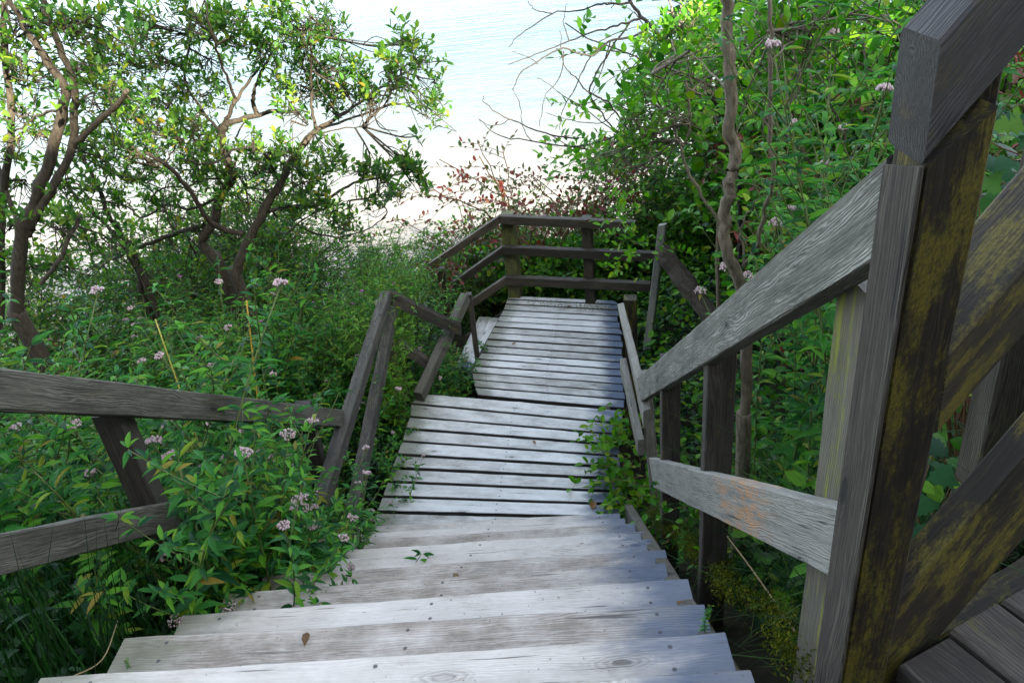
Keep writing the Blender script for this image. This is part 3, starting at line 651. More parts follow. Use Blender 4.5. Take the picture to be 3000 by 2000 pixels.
for _k in range(16):
    x0, y0 = float(rng.uniform(250, 900)), float(rng.uniform(430, 700)); a_ = float(rng.uniform(-2.6, -.4)); pth = [(x0, y0, float(rng.uniform(-.3, .5)))]
    for _j in range(4):
        a_ += float(rng.normal(0, .45)); pth.append((pth[-1][0] + 52 * math.cos(a_), pth[-1][1] + 52 * math.sin(a_), pth[-1][2] + float(rng.normal(0, .06))))
    WB.append((pth, 3.6, 1.3))
WC = []
def cl(lst, dy=0.):
    for (x, y, rx, ry, n) in lst: WC.append((x, y, rx, ry, dy + float(rng.uniform(-.35, .35)), n))
cl([(420, 60, 90, 60, 15), (560, 40, 100, 60, 17), (700, 60, 90, 70, 16), (840, 60, 90, 60, 16), (960, 50, 60, 60, 9), (330, 120, 80, 70, 12),
    (470, 160, 100, 60, 13), (620, 170, 80, 60, 10), (760, 130, 90, 60, 13), (890, 150, 90, 60, 13), (1000, 160, 60, 60, 8), (1010, 240, 60, 45, 9),
    (400, 240, 80, 60, 9), (520, 260, 80, 50, 9), (620, 270, 60, 40, 5), (880, 250, 80, 50, 11), (960, 270, 60, 40, 7), (1090, 250, 60, 40, 10), (1150, 200, 45, 45, 9),
    (1195, 110, 26, 40, 5), (1230, 165, 40, 30, 6), (1275, 235, 24, 36, 4), (1270, 320, 26, 40, 4), (1225, 290, 24, 20, 2), (1165, 385, 18, 12, 1), (1225, 400, 16, 16, 1),
    (430, 340, 90, 50, 12), (380, 420, 90, 50, 13), (500, 400, 90, 55, 15), (430, 490, 90, 50, 14), (560, 350, 60, 40, 8), (840, 290, 50, 30, 5), (600, 420, 60, 50, 8),
    (560, 500, 60, 40, 8), (640, 500, 70, 45, 8), (740, 410, 40, 30, 4), (760, 470, 60, 45, 8), (830, 450, 60, 45, 9), (900, 480, 60, 40, 7), (950, 440, 50, 30, 5),
    (820, 540, 60, 40, 7), (900, 530, 60, 40, 6), (700, 580, 50, 40, 4), (860, 600, 60, 35, 6), (930, 590, 60, 30, 7), (980, 620, 50, 40, 7), (1000, 650, 30, 30, 3), (990, 440, 20, 20, 2),
    (1060, 490, 40, 25, 5), (1110, 500, 50, 30, 8), (1150, 545, 40, 30, 6), (1200, 480, 45, 35, 9), (1240, 520, 30, 35, 5), (1090, 580, 30, 15, 3),
    (330, 300, 60, 60, 7), (300, 480, 60, 50, 8), (350, 570, 60, 40, 6), (280, 620, 60, 40, 6), (470, 590, 60, 30, 4), (560, 650, 50, 30, 3)])
cl([(200, 640, 70, 40, 6), (330, 690, 70, 40, 7), (440, 760, 70, 40, 6), (560, 780, 60, 40, 6), (250, 800, 80, 40, 7), (380, 840, 80, 40, 7), (700, 800, 60, 30, 5), (480, 690, 50, 30, 4), (120, 760, 70, 50, 6), (800, 660, 50, 30, 4)], .5)
skeleton_tree('willow_tree', 'many-stemmed small-leaved tree spreading in front of the bright water left of the landings', 'tree', M['bark'], M['leaf_willow'], WB, WC, 6.6,
              base=[(0, .05), (1, .02), (19, 0), (18, 0)], L=.068, W=.034, seed=5, per=11, dens=1.85)

TB = [([(57, 930), (57, 896), (63, 689), (103, 597), (143, 459), (178, 321), (189, 264), (143, 184), (115, 138), (75, 86), (34, 0), (10, -60)], 26, 6),
      ([(80, 690), (98, 643), (149, 563), (212, 436), (221, 344), (218, 247), (184, 149), (155, 92), (135, 34), (130, -30)], 17, 8),
      ([(214, 430), (276, 367, -.1), (344, 304, -.2), (373, 264, -.3)], 12, 8),
      ([(120, 832, -.2), (172, 758, -.2), (230, 643, -.1), (236, 636, -.1)], 8, 7),
      ([(0, 960, .3), (17, 551, .3), (34, 380, .3), (12, 103, .3), (14, 0, .3)], 14, 9),
      ([(63, 689), (20, 560, .3), (-30, 430, .5)], 10, 6), ([(178, 321), (120, 330, .2), (60, 380, .3), (10, 400, .4)], 5, 3)]
TC = []
for (x, y, rx, ry, n) in [(30, 60, 70, 60, 10), (120, 30, 70, 50, 10), (220, 60, 80, 60, 12), (300, 40, 70, 50, 10), (60, 170, 70, 60, 9), (250, 170, 70, 60, 9), (150, 210, 60, 50, 6), (40, 290, 70, 60, 9),
                          (120, 380, 70, 60, 9), (270, 300, 60, 60, 7), (30, 430, 60, 60, 8), (60, 530, 70, 50, 8), (200, 520, 70, 50, 8), (280, 420, 60, 50, 7), (170, 640, 80, 50, 8), (40, 640, 60, 40, 8),
                          (300, 700, 70, 40, 6), (60, 760, 80, 50, 9), (200, 780, 80, 40, 8), (330, 240, 50, 50, 6)]:
    TC.append((x, y, rx, ry, float(rng.uniform(-.2, .5)), n))
skeleton_tree('forked_tree', 'forked reddish trunk with a snapped stub and loose crown at the left edge', 'tree', M['bark'], M['leaf_willow'], TB, TC, 5.4, base=[(0, 0)], L=.07, W=.036, seed=8, tint=(.1, 1), per=9)

# ---- right: slim trunk, sapling, bare tree, thin leaning stems
RB = [([(2178, 1235), (2190, 1040), (2164, 840), (2131, 730), (2121, 650), (2146, 555), (2154, 470), (2146, 373), (2139, 240), (2130, 115), (2122, 0), (2118, -80)], 25, 21)]
skeleton_tree('slim_tree', 'slim brown trunk with a kink rising behind the right railing', 'tree', M['bark_pale'], M['leaf_shrub'], RB + [([(2178, 780), (2225, 712), (2248, 603), (2254, 517), (2257, 373), (2260, 172), (2248, 0), (2240, -70)], 9, 8),
              ([(2178, 775), (2176, 690), (2200, 640), (2222, 585)], 5, 3), ([(2133, 258), (2080, 200, .2), (2020, 150, .4)], 4, 2), ([(2260, 172), (2330, 110, .2), (2400, 60, .3)], 4, 2), ([(2257, 300), (2310, 240, -.1), (2370, 170, -.2)], 4, 2), ([(2260, 400), (2220, 330), (2190, 280)], 4, 2)],
              [(2010, 140, 60, 40, .9, 7), (2215, 270, 40, 40, .8, 5), (2330, 100, 60, 40, .3, 8), (2390, 60, 60, 40, .4, 8), (2300, 30, 60, 40, .4, 8), (2200, 60, 40, 40, .9, 5), (2370, 180, 50, 40, .3, 6)], 2.65,
              base=[(0, 0)], L=.06, W=.034, seed=21, tint=(.2, 1))
DB = [([(2160, 400, .2), (2076, 270), (2018, 201), (1950, 126), (1881, 52), (1846, 0), (1830, -40)], 9, 6),
      ([(1904, 75), (1869, 96), (1789, 120, -.1), (1731, 166, -.2), (1651, 149, -.3), (1576, 189, -.4), (1525, 218, -.4), (1502, 264, -.4)], 6, 1.6),
      ([(1881, 52), (1820, 70), (1760, 86, .1), (1668, 120, .2), (1560, 165, .2), (1490, 190, .2)], 5, 1.5),
      ([(1850, 8), (1800, 10), (1760, 11), (1700, 28, .1), (1617, 40, .2), (1525, 109, .2), (1490, 138, .2)], 5, 1.5),
      ([(1818, 402, .1), (1760, 330), (1697, 240, -.1), (1660, 190, -.2), (1640, 90, -.2)], 4, 1.5), ([(1840, 380), (1790, 310), (1750, 290), (1730, 250), (1790, 140), (1850, 60)], 4, 4),
      ([(1900, 420), (1818, 402), (1697, 425), (1559, 413), (1467, 396), (1404, 350)], 5, 1.5), ([(1697, 405), (1617, 396), (1502, 350), (1427, 304), (1416, 281)], 4, 1.4),
      ([(1789, 120), (1760, 200), (1740, 260), (1700, 320)], 3, 1.2), ([(1731, 166), (1690, 250), (1650, 330), (1640, 380)], 3, 1.2), ([(1651, 149), (1640, 220), (1600, 290), (1580, 370)], 2.5, 1.2),
      ([(1668, 120), (1650, 60), (1660, 10)], 2.5, 1.2), ([(1617, 40), (1560, 30), (1540, -10)], 2.5, 1.2), ([(1576, 189), (1540, 160), (1500, 150)], 2, 1.2), ([(1559, 413), (1530, 370), (1520, 300), (1500, 260)], 2, 1.2),
      ([(1502, 350), (1450, 370), (1400, 345)], 2, 1.2), ([(1750, 290), (1690, 300), (1600, 240), (1570, 230)], 2.5, 1.2), ([(1800, 330), (1760, 360), (1680, 350), (1600, 330)], 2.5, 1.2)]
for _b in range(len(DB)): DB[_b] = (DB[_b][0], DB[_b][1] * .9, DB[_b][2] * .9)
skeleton_tree('bare_tree', 'bare dead branches arching over the water at top centre', 'tree', M['bark_dark'], M['leaf_shrub'], DB, [], 6.4, base=[(0, .1)], seed=31)
SB = [([(2101, 760), (2099, 649), (2064, 591), (2013, 499), (1993, 419), (2001, 425), (2018, 367), (2013, 258), (1984, 86), (1960, 0)], 7, 4), ([(1993, 419), (1987, 402), (1980, 360), (1978, 327)], 5, 4)]
skeleton_tree('sapling', 'thin crooked sapling with a forked orange brown stem left of the slim trunk', 'sapling', M['bark_pale'], M['leaf_shrub'], SB, [(1990, 60, 50, 40, 0, 7), (1960, 180, 50, 40, .2, 7), (2040, 330, 40, 40, .1, 5), (1940, 330, 40, 40, .2, 6), (2020, 20, 50, 40, .2, 7), (1900, 150, 50, 45, .3, 9), (1880, 260, 50, 45, .4, 9), (1840, 340, 45, 40, .3, 8), (1900, 400, 50, 40, .2, 9), (2060, 200, 50, 50, .4, 9), (2080, 90, 50, 50, .4, 9), (1950, 300, 50, 40, .5, 8), (1810, 440, 45, 40, .5, 8), (1740, 460, 40, 30, .6, 6)], 5.0,
              base=[(0, .05)], L=.065, W=.04, seed=33, tint=(.3, 1))

# ---- flowering herbs: prototypes, then copies
HID = (0, 0, 0)
def herb(h, n_nodes, L, W, seed, leafm, flower='pink', bushy=3, drop=.2):
    rg = np.random.default_rng(seed); sm, lm, fm = MB(), MB(), MB(); heads = []
    lean = rg.normal(0, .10, 2); t = np.linspace(0, 1, 9)
    P = np.stack([lean[0] * h * t ** 2 + .01 * np.sin(t * 5), lean[1] * h * t ** 2, h * t], 1)
    tube(sm, P, np.linspace(.0055, .0025, 9), 5)
    tops = [P[-1]]
    def node(p, ax, ang, L_, W_):
        for s in (0, np.pi):
            a = ang + s; o = V(math.cos(a), math.sin(a), 0)
            for da, k in ((0, 1.), (.55, .72), (-.55, .72)):
                if k < 1 and rg.random() < .45: continue
                b = a + da; d = V(math.cos(b), math.sin(b), .32 + rg.normal(0, .15))
                leaves(lm, [p + o * .006], [d], [V(rg.normal(0, .25), rg.normal(0, .25), 1)], L_ * k * rg.uniform(.75, 1.15), W_ * k, rg.uniform(0, 1.0), 'lance', 1 + drop)
    for k in range(n_nodes):
        s = .08 + .9 * k / n_nodes; p = np.array([np.interp(s, t, P[:, i]) for i in range(3)])
        node(p, None, k * np.pi / 2 + rg.normal(0, .25), L * (1 - .45 * s ** 3), W * (1 - .4 * s ** 3))
        if bushy and s > .35 and rg.random() < bushy / 6:
            a = rg.uniform(0, 6.28); ln = h * rg.uniform(.18, .34); d = nrm(V(math.cos(a) * .6, math.sin(a) * .6, 1)); q = p + d * ln
            tube(sm, smooth_path([p, p + d * ln * .5 + V(math.cos(a), math.sin(a), 0) * .015, q], 3), np.linspace(.003, .0018, 7), 4); tops.append(q)
            for w in (.3, .55, .8, 1.): node(p + d * ln * w, None, rg.uniform(0, 6), L * .55, W * .55)
    for qi, q in enumerate(tops):
        if flower == 'pink' and qi > 1: continue
        if flower: fm = MB(); heads.append(fm)
        if flower == 'pink':
            m = 38; rr = .027 * rg.uniform(.7, 1.3)
            u = rg.uniform(0, 6.28, m); r = np.sqrt(rg.uniform(0, 1, m)) * rr; c = np.stack([r * np.cos(u), r * np.sin(u), .022 - 11 * r * r + rg.normal(0, .003, m)], 1) + q
            for ci in c[::4]: tube(sm, [q - V(0, 0, .02), ci], .0011, 3)
            oc = np.array([(1, 0, 0), (0, 1, 0), (-1, 0, 0), (0, -1, 0), (0, 0, 1.6), (0, 0, -1.2)]) * .0052
            fc = [(0, 1, 4), (1, 2, 4), (2, 3, 4), (3, 0, 4), (1, 0, 5), (2, 1, 5), (3, 2, 5), (0, 3, 5)]
            v = (c[:, None] + oc[None] * rg.uniform(.7, 1.3, (m, 1, 1))).reshape(-1, 3); f = (np.array(fc)[None] + (np.arange(m) * 6)[:, None, None]).reshape(-1)
            fm.add(v, f, np.full(m * 8, 3))
        elif flower == 'magenta' and (qi == 0 and rg.random() < .6):
            for k in range(2):
                c = q + rg.normal(0, .012, 3) - V(0, 0, k * .03)
                leaves(fm, np.repeat(c[None], 4, 0), np.array([(1, 0, .3), (0, 1, .3), (-1, 0, .3), (0, -1, .3)]) + rg.normal(0, .2, (4, 3)), V(0, 0, 1) + rg.normal(0, .2, (4, 3)), .017, .016, .5, 'small')
            for k in range(7): 
                d = nrm(rg.normal(0, 1, 3) * V(1, 1, .3) + V(0, 0, .7)); tube(sm, [q - V(0, 0, .02 * k), q - V(0, 0, .02 * k) + d * .05], .0012, 3)
    nm = {'pink': ('flowering_herb', 'herb'), 'magenta': ('willowherb', 'wildflower'), None: ('leafy_herb', 'herb')}[flower]
    root = thing(nm[0], 'prototype', nm[1], HID)
    sm.obj('stem', M['stem'], root, True, HID)
    lm.obj('foliage', leafm, root, True, HID)
    for fm in heads:
        fm.a = {}
        if fm.n: fm.obj('flower_head', M['pink'] if flower == 'pink' else M['magenta'], root, True, HID)
    root['_used'] = 0
    return root
def place(proto, x, y, label, group, sc=1., dz=-.05, tilt=.1):
    z = float(gz(x, y)) + dz; rz = float(uni(0, 6.28)); tl = tuple(float(v) for v in rng.normal(0, tilt, 2))
    if proto.get('_used', 1) == 0:
        del proto['_used']; proto.location = (x, y, z); proto.rotation_euler = (*tl, rz); proto.scale = (sc,) * 3; proto['label'] = label; proto['group'] = group; return proto
    return dup(proto, (x, y, z), rz, sc, label, group, tl)
agr = [herb(h_, n_, .115, .034, s_, M['leaf_herb'], 'pink', b_) for h_, n_, s_, b_ in ((1.15, 15, 1, 3), (1.0, 13, 2, 4), (1.3, 16, 3, 2), (.85, 12, 4, 3), (1.1, 14, 5, 5))]
plain_h = [herb(h_, n_, .125, .036, s_, M['leaf_herb'], None, 4) for h_, n_, s_ in ((.95, 14, 11), (.75, 12, 12), (1.15, 15, 13))]
wil = [herb(h_, n_, .10, .022, s_, M['leaf_herb'], 'magenta', 6) for h_, n_, s_ in ((1.35, 30, 21), (1.15, 27, 22), (1.5, 32, 23))]
wilp = [herb(h_, n_, .10, .024, s_, M['leaf_herb_bright'], None, 6) for h_, n_, s_ in ((1.35, 24, 31), (1.1, 20, 32))]
pick = lambda l: l[int(rng.integers(len(l)))]
L_AG = 'pink-topped leafy herb crowding the railing left of the steps'
L_PL = 'leafy green herb without flowers in the thicket left of the steps'
L_WI = 'tall narrow-leaved willowherb with tiny magenta flowers in front of the spreading tree'
L_WP = 'tall bright green narrow-leaved herb without flowers in front of the spreading tree'
def ledge(y): return -1.45 + .086 * y
n = 0
for i in range(125):                     # dense bed behind the left railing
    y = uni(2.0, 6.2); x = ledge(y) - .12 - (.55 if y > 3.7 else 0) - abs(rng.normal(0, 1)) * 1.25
    f = rng.random() < .34
    place(pick(agr if f else plain_h), x, y, L_AG if f else L_PL, 'pink-topped herbs left of the steps' if f else 'flowerless herbs left of the steps', uni(1.0, 1.45))
for i in range(70):
    y = uni(2.5, 7.5); x = ledge(y) - 1.2 - uni(0, 3.2)
    f = rng.random() < .4
    place(pick(agr if f else plain_h), x, y, L_AG if f else L_PL, 'pink-topped herbs left of the steps' if f else 'flowerless herbs left of the steps', uni(.9, 1.35))
for i in range(40):                      # between the railing and the steps
    y = uni(2.2, 3.3); x = ledge(y) + uni(.02, .22)
    f = rng.random() < .5
    place(pick(agr if f else plain_h), x, y, L_AG if f else L_PL, 'pink-topped herbs left of the steps' if f else 'flowerless herbs left of the steps', uni(.55, .95), -.02, .25)
for i in range(30):                      # round the landing railing
    y = uni(4.4, 6.6); x = -1.30 + .06 * (y - 5) - abs(rng.normal(0, .25))
    f = rng.random() < .6
    place(pick(agr if f else plain_h), x, y, L_AG if f else L_PL, 'pink-topped herbs left of the steps' if f else 'flowerless herbs left of the steps', uni(.55, .95), 0, .18)
for i in range(105):
    y = uni(5.6, 8.2); x = -.9 - (y - 6) * .05 - min(abs(rng.normal(0, 1)) * .75, 1.7)
    f = rng.random() < .4
    place(pick(wil if f else wilp), x, y, L_WI if f else L_WP, 'willowherbs beyond the left railing' if f else 'bright narrow-leaved herbs beyond the left railing', uni(.85, 1.15))

for i in range(24):                      # in the nook left of the lower landing
    y = uni(6.05, 7.1); x = -.80 + (y - 6) * .42 + uni(-.30, .08)
    place(pick(plain_h + agr[:1]), x, y, 'low leafy herb in the nook between the two landings', 'herbs in the nook between the landings', uni(.55, .85), .0, .15)
for i in range(22):                      # standing in front of the lower board
    y = uni(2.25, 3.35); x = ledge(y) + uni(-.02, .14)
    f = rng.random() < .3
    place(pick(agr if f else plain_h), x, y, L_AG if f else L_PL, 'pink-topped herbs left of the steps' if f else 'flowerless herbs left of the steps', uni(.95, 1.2), -.02, .12)
for i in range(12):                      # low growth at the left ends of the landing planks
    y = uni(4.3, 5.9); x = -.98 + .06 * (y - 5) + uni(-.10, .05)
    f = rng.random() < .5
    place(pick(agr if f else plain_h), x, y, 'small herb at the left ends of the first landing planks', 'small herbs at the edge of the first landing', uni(.5, .68), .05, .2)
for x, y, k in ((-1.24, 2.02, .9), (-1.18, 2.2, .8), (-1.30, 2.25, 1.0), (-1.22, 2.4, .95)):
    place(pick(plain_h), x, y, L_PL, 'flowerless herbs left of the steps', k, -.02, .1)
for i in range(44):                      # round the feet of the left trees
    y = uni(5.0, 6.6); x = -2.0 - uni(0, 1.9) * (y / 6)
    f = rng.random() < .5
    place(pick(wilp if f else plain_h), x, y, 'tall green herb at the foot of the left trees' , 'herbs at the foot of the left trees', uni(.75, 1.1) * (1 if f else 1.15))
# ---- shrubs of the right bank and beyond the landings
def shrub(h, seed, leafm, L, W, stems=8, twigs=13, per=9, spread=.55, kind='oval', bark=None, tint=(0, 1), name='leafy_shrub'):
    rg = np.random.default_rng(seed); wm, lm = MB(), MB()
    for s in range(stems):
        a = s * 6.28 / stems + rg.normal(0, .3); out = V(math.cos(a), math.sin(a), 0) * spread * rg.uniform(.3, 1.1); hh = h * rg.uniform(.65, 1.05)
        S = smooth_path([V(0, 0, -.3) + out * .08, out * .35 + V(0, 0, hh * .4), out * .8 + V(0, 0, hh * .75), out * 1.15 * h + V(0, 0, hh)], 5)
        S[1:] += rg.normal(0, .012, S[1:].shape); tube(wm, S, np.linspace(.008, .003, len(S)) * h ** .5, 5)
        for k in range(twigs):
            u = rg.uniform(.18, 1) ** .8; p = np.array([np.interp(u, np.linspace(0, 1, len(S)), S[:, i]) for i in range(3)])
            b = rg.uniform(0, 6.28); d = nrm(V(math.cos(b), math.sin(b), rg.uniform(-.1, .7)) + nrm(out) * .3); ln = rg.uniform(.18, .42) * (h ** .35)
            twig(lm, wm, p, d, ln, int(per * rg.uniform(.7, 1.3)), L, W, kind, rg, tint, pairs=True, r=.003)
    root = thing(name, 'prototype', 'shrub', HID); wm.obj('stems', bark or M['bark'], root, True, HID); lm.obj('foliage', leafm, root, True, HID); root['_used'] = 0
    return root
shr = [shrub(h_, s_, M['leaf_shrub'], .084, .054, n_, 16, 9) for h_, s_, n_ in ((1.5, 1, 9), (1.2, 2, 8), (1.8, 3, 10), (2.2, 4, 11))]
red = [shrub(h_, s_, M['leaf_red'], .06, .036, 7, 12, 8, bark=M['stem_red'], name='red_shrub') for h_, s_ in ((1.4, 7), (1.9, 8))]
fin = [shrub(h_, s_, M['leaf_willow'], .060, .038, 10, 22, 11, kind='small', name='fine_leaved_shrub') for h_, s_ in ((1.6, 9), (2.1, 10))]
L_SH = 'green round-leaved shrub on the bank right of the railing'
L_RE = 'shrub with dark red leaves among the green ones on the right bank'
L_FI = 'fine-leaved shrub beyond the far railing with the water behind it'
L_RF = 'shrub with rusty red leaves beyond the far railing'
for i in range(46):
    y = uni(4.4, 9.5); x = .55 + .086 * y + (.85 if y < 5.0 else 1.45) + abs(rng.normal(0, 1)) * 1.2
    place(pick(shr), x, y, L_SH, 'green shrubs on the right bank', uni(.7, 1.25))
for i in range(26):
    y = uni(2.2, 5.0); x = .55 + .086 * y + 1.1 + uni(0, 2.6)
    place(pick(shr), x, y, L_SH, 'green shrubs on the right bank', uni(.4, .72))
for i in range(14):
    y = uni(6.5, 11); x = uni(2.4, 5.5)
    place(pick(shr[2:]), x, y, L_SH, 'green shrubs on the right bank', uni(1.2, 1.7))
for i in range(12):
    y = uni(3.5, 8); x = .55 + .086 * y + 1.0 + uni(0, 2.2)
    place(pick(red), x, y, L_RE, 'red-leaved shrubs on the right bank', uni(.8, 1.3))
for i in range(30):
    y = uni(8.9, 11.5); x = uni(-1.5, 2.6)
    place(pick(fin), x, y, L_FI, 'fine-leaved shrubs beyond the far railing', uni(.75, 1.05) * (1.0 if x > .3 else .85))
for i in range(28):
    y = uni(8.7, 9.8); x = uni(-.9, 3.0)
    place(pick(shr[:2]), x, y, 'green round-leaved shrub close behind the far railing', 'green shrubs behind the far railing', uni(.65, 1.05))
for x, y, s in ((-.25, 9.3, 1.2), (.05, 9.2, 1.3), (.35, 9.1, 1.35), (.7, 9.4, 1.35), (1.2, 9.5, 1.2)):
    place(pick(red), x, y, L_RF, 'rusty red shrubs beyond the far railing', s)
for i in range(30):
    y = uni(5.0, 8.4); x = -2.2 - uni(0, 3.6) * (y / 7)
    place(pick(fin), x, y, 'fine-leaved shrub tangled under the trees left of the landings', 'fine-leaved shrubs under the left trees', uni(.4, .72))
for i in range(18):
    y = uni(7.0, 9.2); x = -2.0 - uni(0, 3.4)
    place(pick(fin), x, y, 'loose thin-stemmed shrub between the left trees and the water', 'thin shrubs between the left trees and the water', uni(.8, 1.1))
for x, y, s_ in ((-3.0, 4.7, .75), (-3.4, 5.2, .8), (-2.7, 5.6, .7), (-3.9, 5.8, .9)):
    place(pick(red), x, y, 'shrub with brownish red leaves under the forked trunk at the left edge', 'brownish red shrubs at the left edge', s_)
tall = herb(2.15, 30, .115, .033, 41, M['leaf_herb'], 'pink', 3)
# bright pink-topped herbs on the right, seen against the shrubs
for (px, py, yy, s) in ((2480, 110, 2.6, 1.), (2400, 230, 2.7, 1.), (2600, 130, 2.4, 1.), (2520, 210, 2.5, .9), (2215, 450, 3.4, .9), (2380, 560, 3.2, .8), (2640, 190, 2.2, .9), (2370, 430, 3.3, 1.), (2440, 330, 2.9, 1.)):
    q = on((px, py), yy); hgt = q[2] - float(gz(q[0], yy)); pr = pick(agr[:3]); s = min(max((hgt + .05) / 2.1, .5), 1.15); b = dup(tall, (q[0], q[1], float(gz(q[0], yy)) - .05), float(uni(0, 6.28)), s, 'pink-topped herb arching above the sloping board right of the steps', 'pink-topped herbs above the right railing', (0.05, -.05))

for i in range(16):
    x = -3 + i * 1.5 + uni(-.4, .4); place(pick(fin), x, -10.5 + uni(-.6, .6), 'unseen tall shrub added on the crest behind the viewer to dapple the sun', 'unseen shrubs added on the crest to dapple the sun', uni(1.6, 2.3))  # unseen row added behind the viewer; its gaps dapple the sun
q = on((2290, 520), 3.1); place(tall, q[0], 3.1, 'pink-topped herb arching above the sloping board right of the steps', 'pink-topped herbs above the right railing', .95)
# ---- undergrowth that nobody could count
def scatter(name, label, n, fx, mats, L, W, kind, hmax, tint, seed, up=.5):
    rg = np.random.default_rng(seed); x, y = fx(n, rg); z = gz(x, y); mb = MB()
    p = np.stack([x, y, z + rg.uniform(0, 1, len(x)) ** 1.3 * hmax], 1)
    d = rdir(len(x), rg) * V(1, 1, .35); U = V(0, 0, 1) + rg.normal(0, up, (len(x), 3)); s = rg.uniform(.6, 1.2, len(x))
    leaves(mb, p, d, U, L * s, W * s, rg.uniform(*tint, len(x)), kind); o = mb.obj(name, mats, smooth=True); tag(o, label, 'undergrowth', kind='stuff'); return o
def fleft(n, rg):
    y = rg.uniform(.6, 10.5, n); return -1.45 + .086 * y - .02 - rg.exponential(1.9, n), y
def fright(n, rg):
    y = rg.uniform(.9, 10.5, n); return .62 + .086 * y + rg.exponential(1.4, n), y
def ffar(n, rg): return rg.uniform(-6, 6, n), 8.6 + rg.exponential(2.2, n)
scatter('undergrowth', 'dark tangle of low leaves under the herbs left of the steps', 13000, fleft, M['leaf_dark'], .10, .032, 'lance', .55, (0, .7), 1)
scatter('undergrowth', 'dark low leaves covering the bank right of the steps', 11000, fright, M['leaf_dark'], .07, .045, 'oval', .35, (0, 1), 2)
scatter('undergrowth', 'scattered bright leaves low on the bank right of the steps', 7500, fright, M['leaf_shrub'], .085, .056, 'oval', .5, (.15, 1), 12)
scatter('undergrowth', 'low leaves on the slope beyond the landings', 9000, ffar, M['leaf_willow'], .07, .04, 'small', .7, (0, .8), 3)
def grass(name, label, n, fx, h, w, seed, bend=.55, tint=(0, 1), cat='grass'):
    rg = np.random.default_rng(seed); x, y = fx(n, rg); z = gz(x, y) - .03; m = 6; t = np.linspace(0, 1, m)
    a = rg.uniform(0, 6.28, n); hh = h * rg.uniform(.5, 1.15, n); bd = bend * np.abs(rg.normal(1, .45, n))
    dx, dy = np.cos(a), np.sin(a); r = np.stack([dx, dy], 1)
    cx = x[:, None] + dx[:, None] * (bd * hh)[:, None] * t ** 2; cy = y[:, None] + dy[:, None] * (bd * hh)[:, None] * t ** 2; cz = z[:, None] + hh[:, None] * (t - .35 * bd[:, None] * t ** 2.4)
    ww = (w * rg.uniform(.6, 1.2, n))[:, None] * (1 - t ** 1.6 * .96)[None]
    l = np.stack([cx - dy[:, None] * ww, cy + dx[:, None] * ww, cz], -1); q = np.stack([cx + dy[:, None] * ww, cy - dx[:, None] * ww, cz], -1)
    v = np.stack([l, q], 2).reshape(-1, 3); i = (np.arange(n) * m * 2)[:, None] + np.arange(m - 1)[None] * 2
    f = np.stack([i, i + 1, i + 3, i + 2], -1).reshape(-1); mb = MB(); mb.add(v, f, np.full(n * (m - 1), 4), tint=np.repeat(rg.uniform(*tint, n), m * 2))
    o = mb.obj(name, M['grass'], smooth=True); tag(o, label, cat, kind='stuff'); return o
grass('grass', 'arching green grass between the right railing and the bank', 3600, lambda n, rg: ((lambda y: (.55 + .086 * y + .05 + rg.exponential(.55, n), y))(rg.uniform(.7, 4.6, n))), .42, .0030, 5, .8, (0, .97))
grass('grass', 'long bright grass blades arching on the bank behind the right railing', 900, lambda n, rg: ((lambda y: (.72 + .086 * y + rg.exponential(.35, n), y))(rg.uniform(1.5, 3.6, n))), .6, .0036, 15, .75, (.55, 1))
grass('grass', 'dark upright reedy grass beside the lowest left steps', 900, lambda n, rg: ((lambda y: (-1.36 + .086 * y - rg.exponential(.35, n), y))(rg.uniform(1.1, 2.7, n))), .85, .0045, 6, .2, (0, .5))  # low tint puts the deep shade beside the steps into the blade colour
grass('grass', 'thin grass among the herbs behind the left railing', 2200, lambda n, rg: ((lambda y: (-1.6 + .086 * y - rg.exponential(1.6, n), y))(rg.uniform(2.0, 6.5, n))), .9, .004, 7, .4)
def moss(name, label, pts, n, spread, seed):
    rg = np.random.default_rng(seed); mb = MB(); pts = np.asarray(pts)
    k = rg.integers(len(pts), size=n); p = pts[k] + rg.normal(0, 1, (n, 3)) * spread
    d = rdir(n, rg) * V(.7, .7, 1) + V(0, 0, .5); leaves(mb, p, d, rdir(n, rg), rg.uniform(.006, .016, n), rg.uniform(.003, .006, n), rg.uniform(0, 1, n), 'small'); o = mb.obj(name, M['moss'], smooth=True)
    tag(o, label, 'moss', kind='stuff')
pp = np.array([V(.47 + .086 * y + .04 * math.sin(9 * y), y, -1.552 - (y - 1.33) * .757 - .10) for y in np.linspace(1.1, 4.3, 60)])
moss('moss', 'yellow green moss along the right ends of the steps', pp, 9000, V(.022, .03, .016), 8)
pp = np.array([fpt((1540 + 8 * i, 872 + .2 * i)) * 1. for i in range(34)]); pp[:, 2] = Z2 + .01
moss('moss', 'moss on the planks under the far railing', pp, 2200, V(.05, .04, .008), 9)
def creeper(name, label, pts, n, L, W, seed, tint=(0, 1), spread=.09):
    rg = np.random.default_rng(seed); lm = MB(); wm = MB()
    for k in range(n):
        p = np.asarray(pts[rg.integers(len(pts))]) + rg.normal(0, spread, 3) * V(1, 1, .6); a = rg.uniform(0, 6.28)
        twig(lm, wm, p, V(math.cos(a) - .35, math.sin(a), rg.uniform(-.2, .8)), rg.uniform(.15, .32), int(rg.integers(5, 10)), L, W, 'oval', rg, tint, droop=.5)
    root = thing(name, label, 'creeper', pts[0]); lm.obj('foliage', M['leaf_shrub'], root, True, np.array(root.location)); wm.obj('stems', M['stem_red'], root, True, np.array(root.location))
creeper('creeper', 'leafy creeper spilling over the right end of the first landing', [at((1800 + 10 * k, 1230 + 32 * k), Z1 + .08) for k in range(9)], 84, .072, .046, 15, (.25, 1))
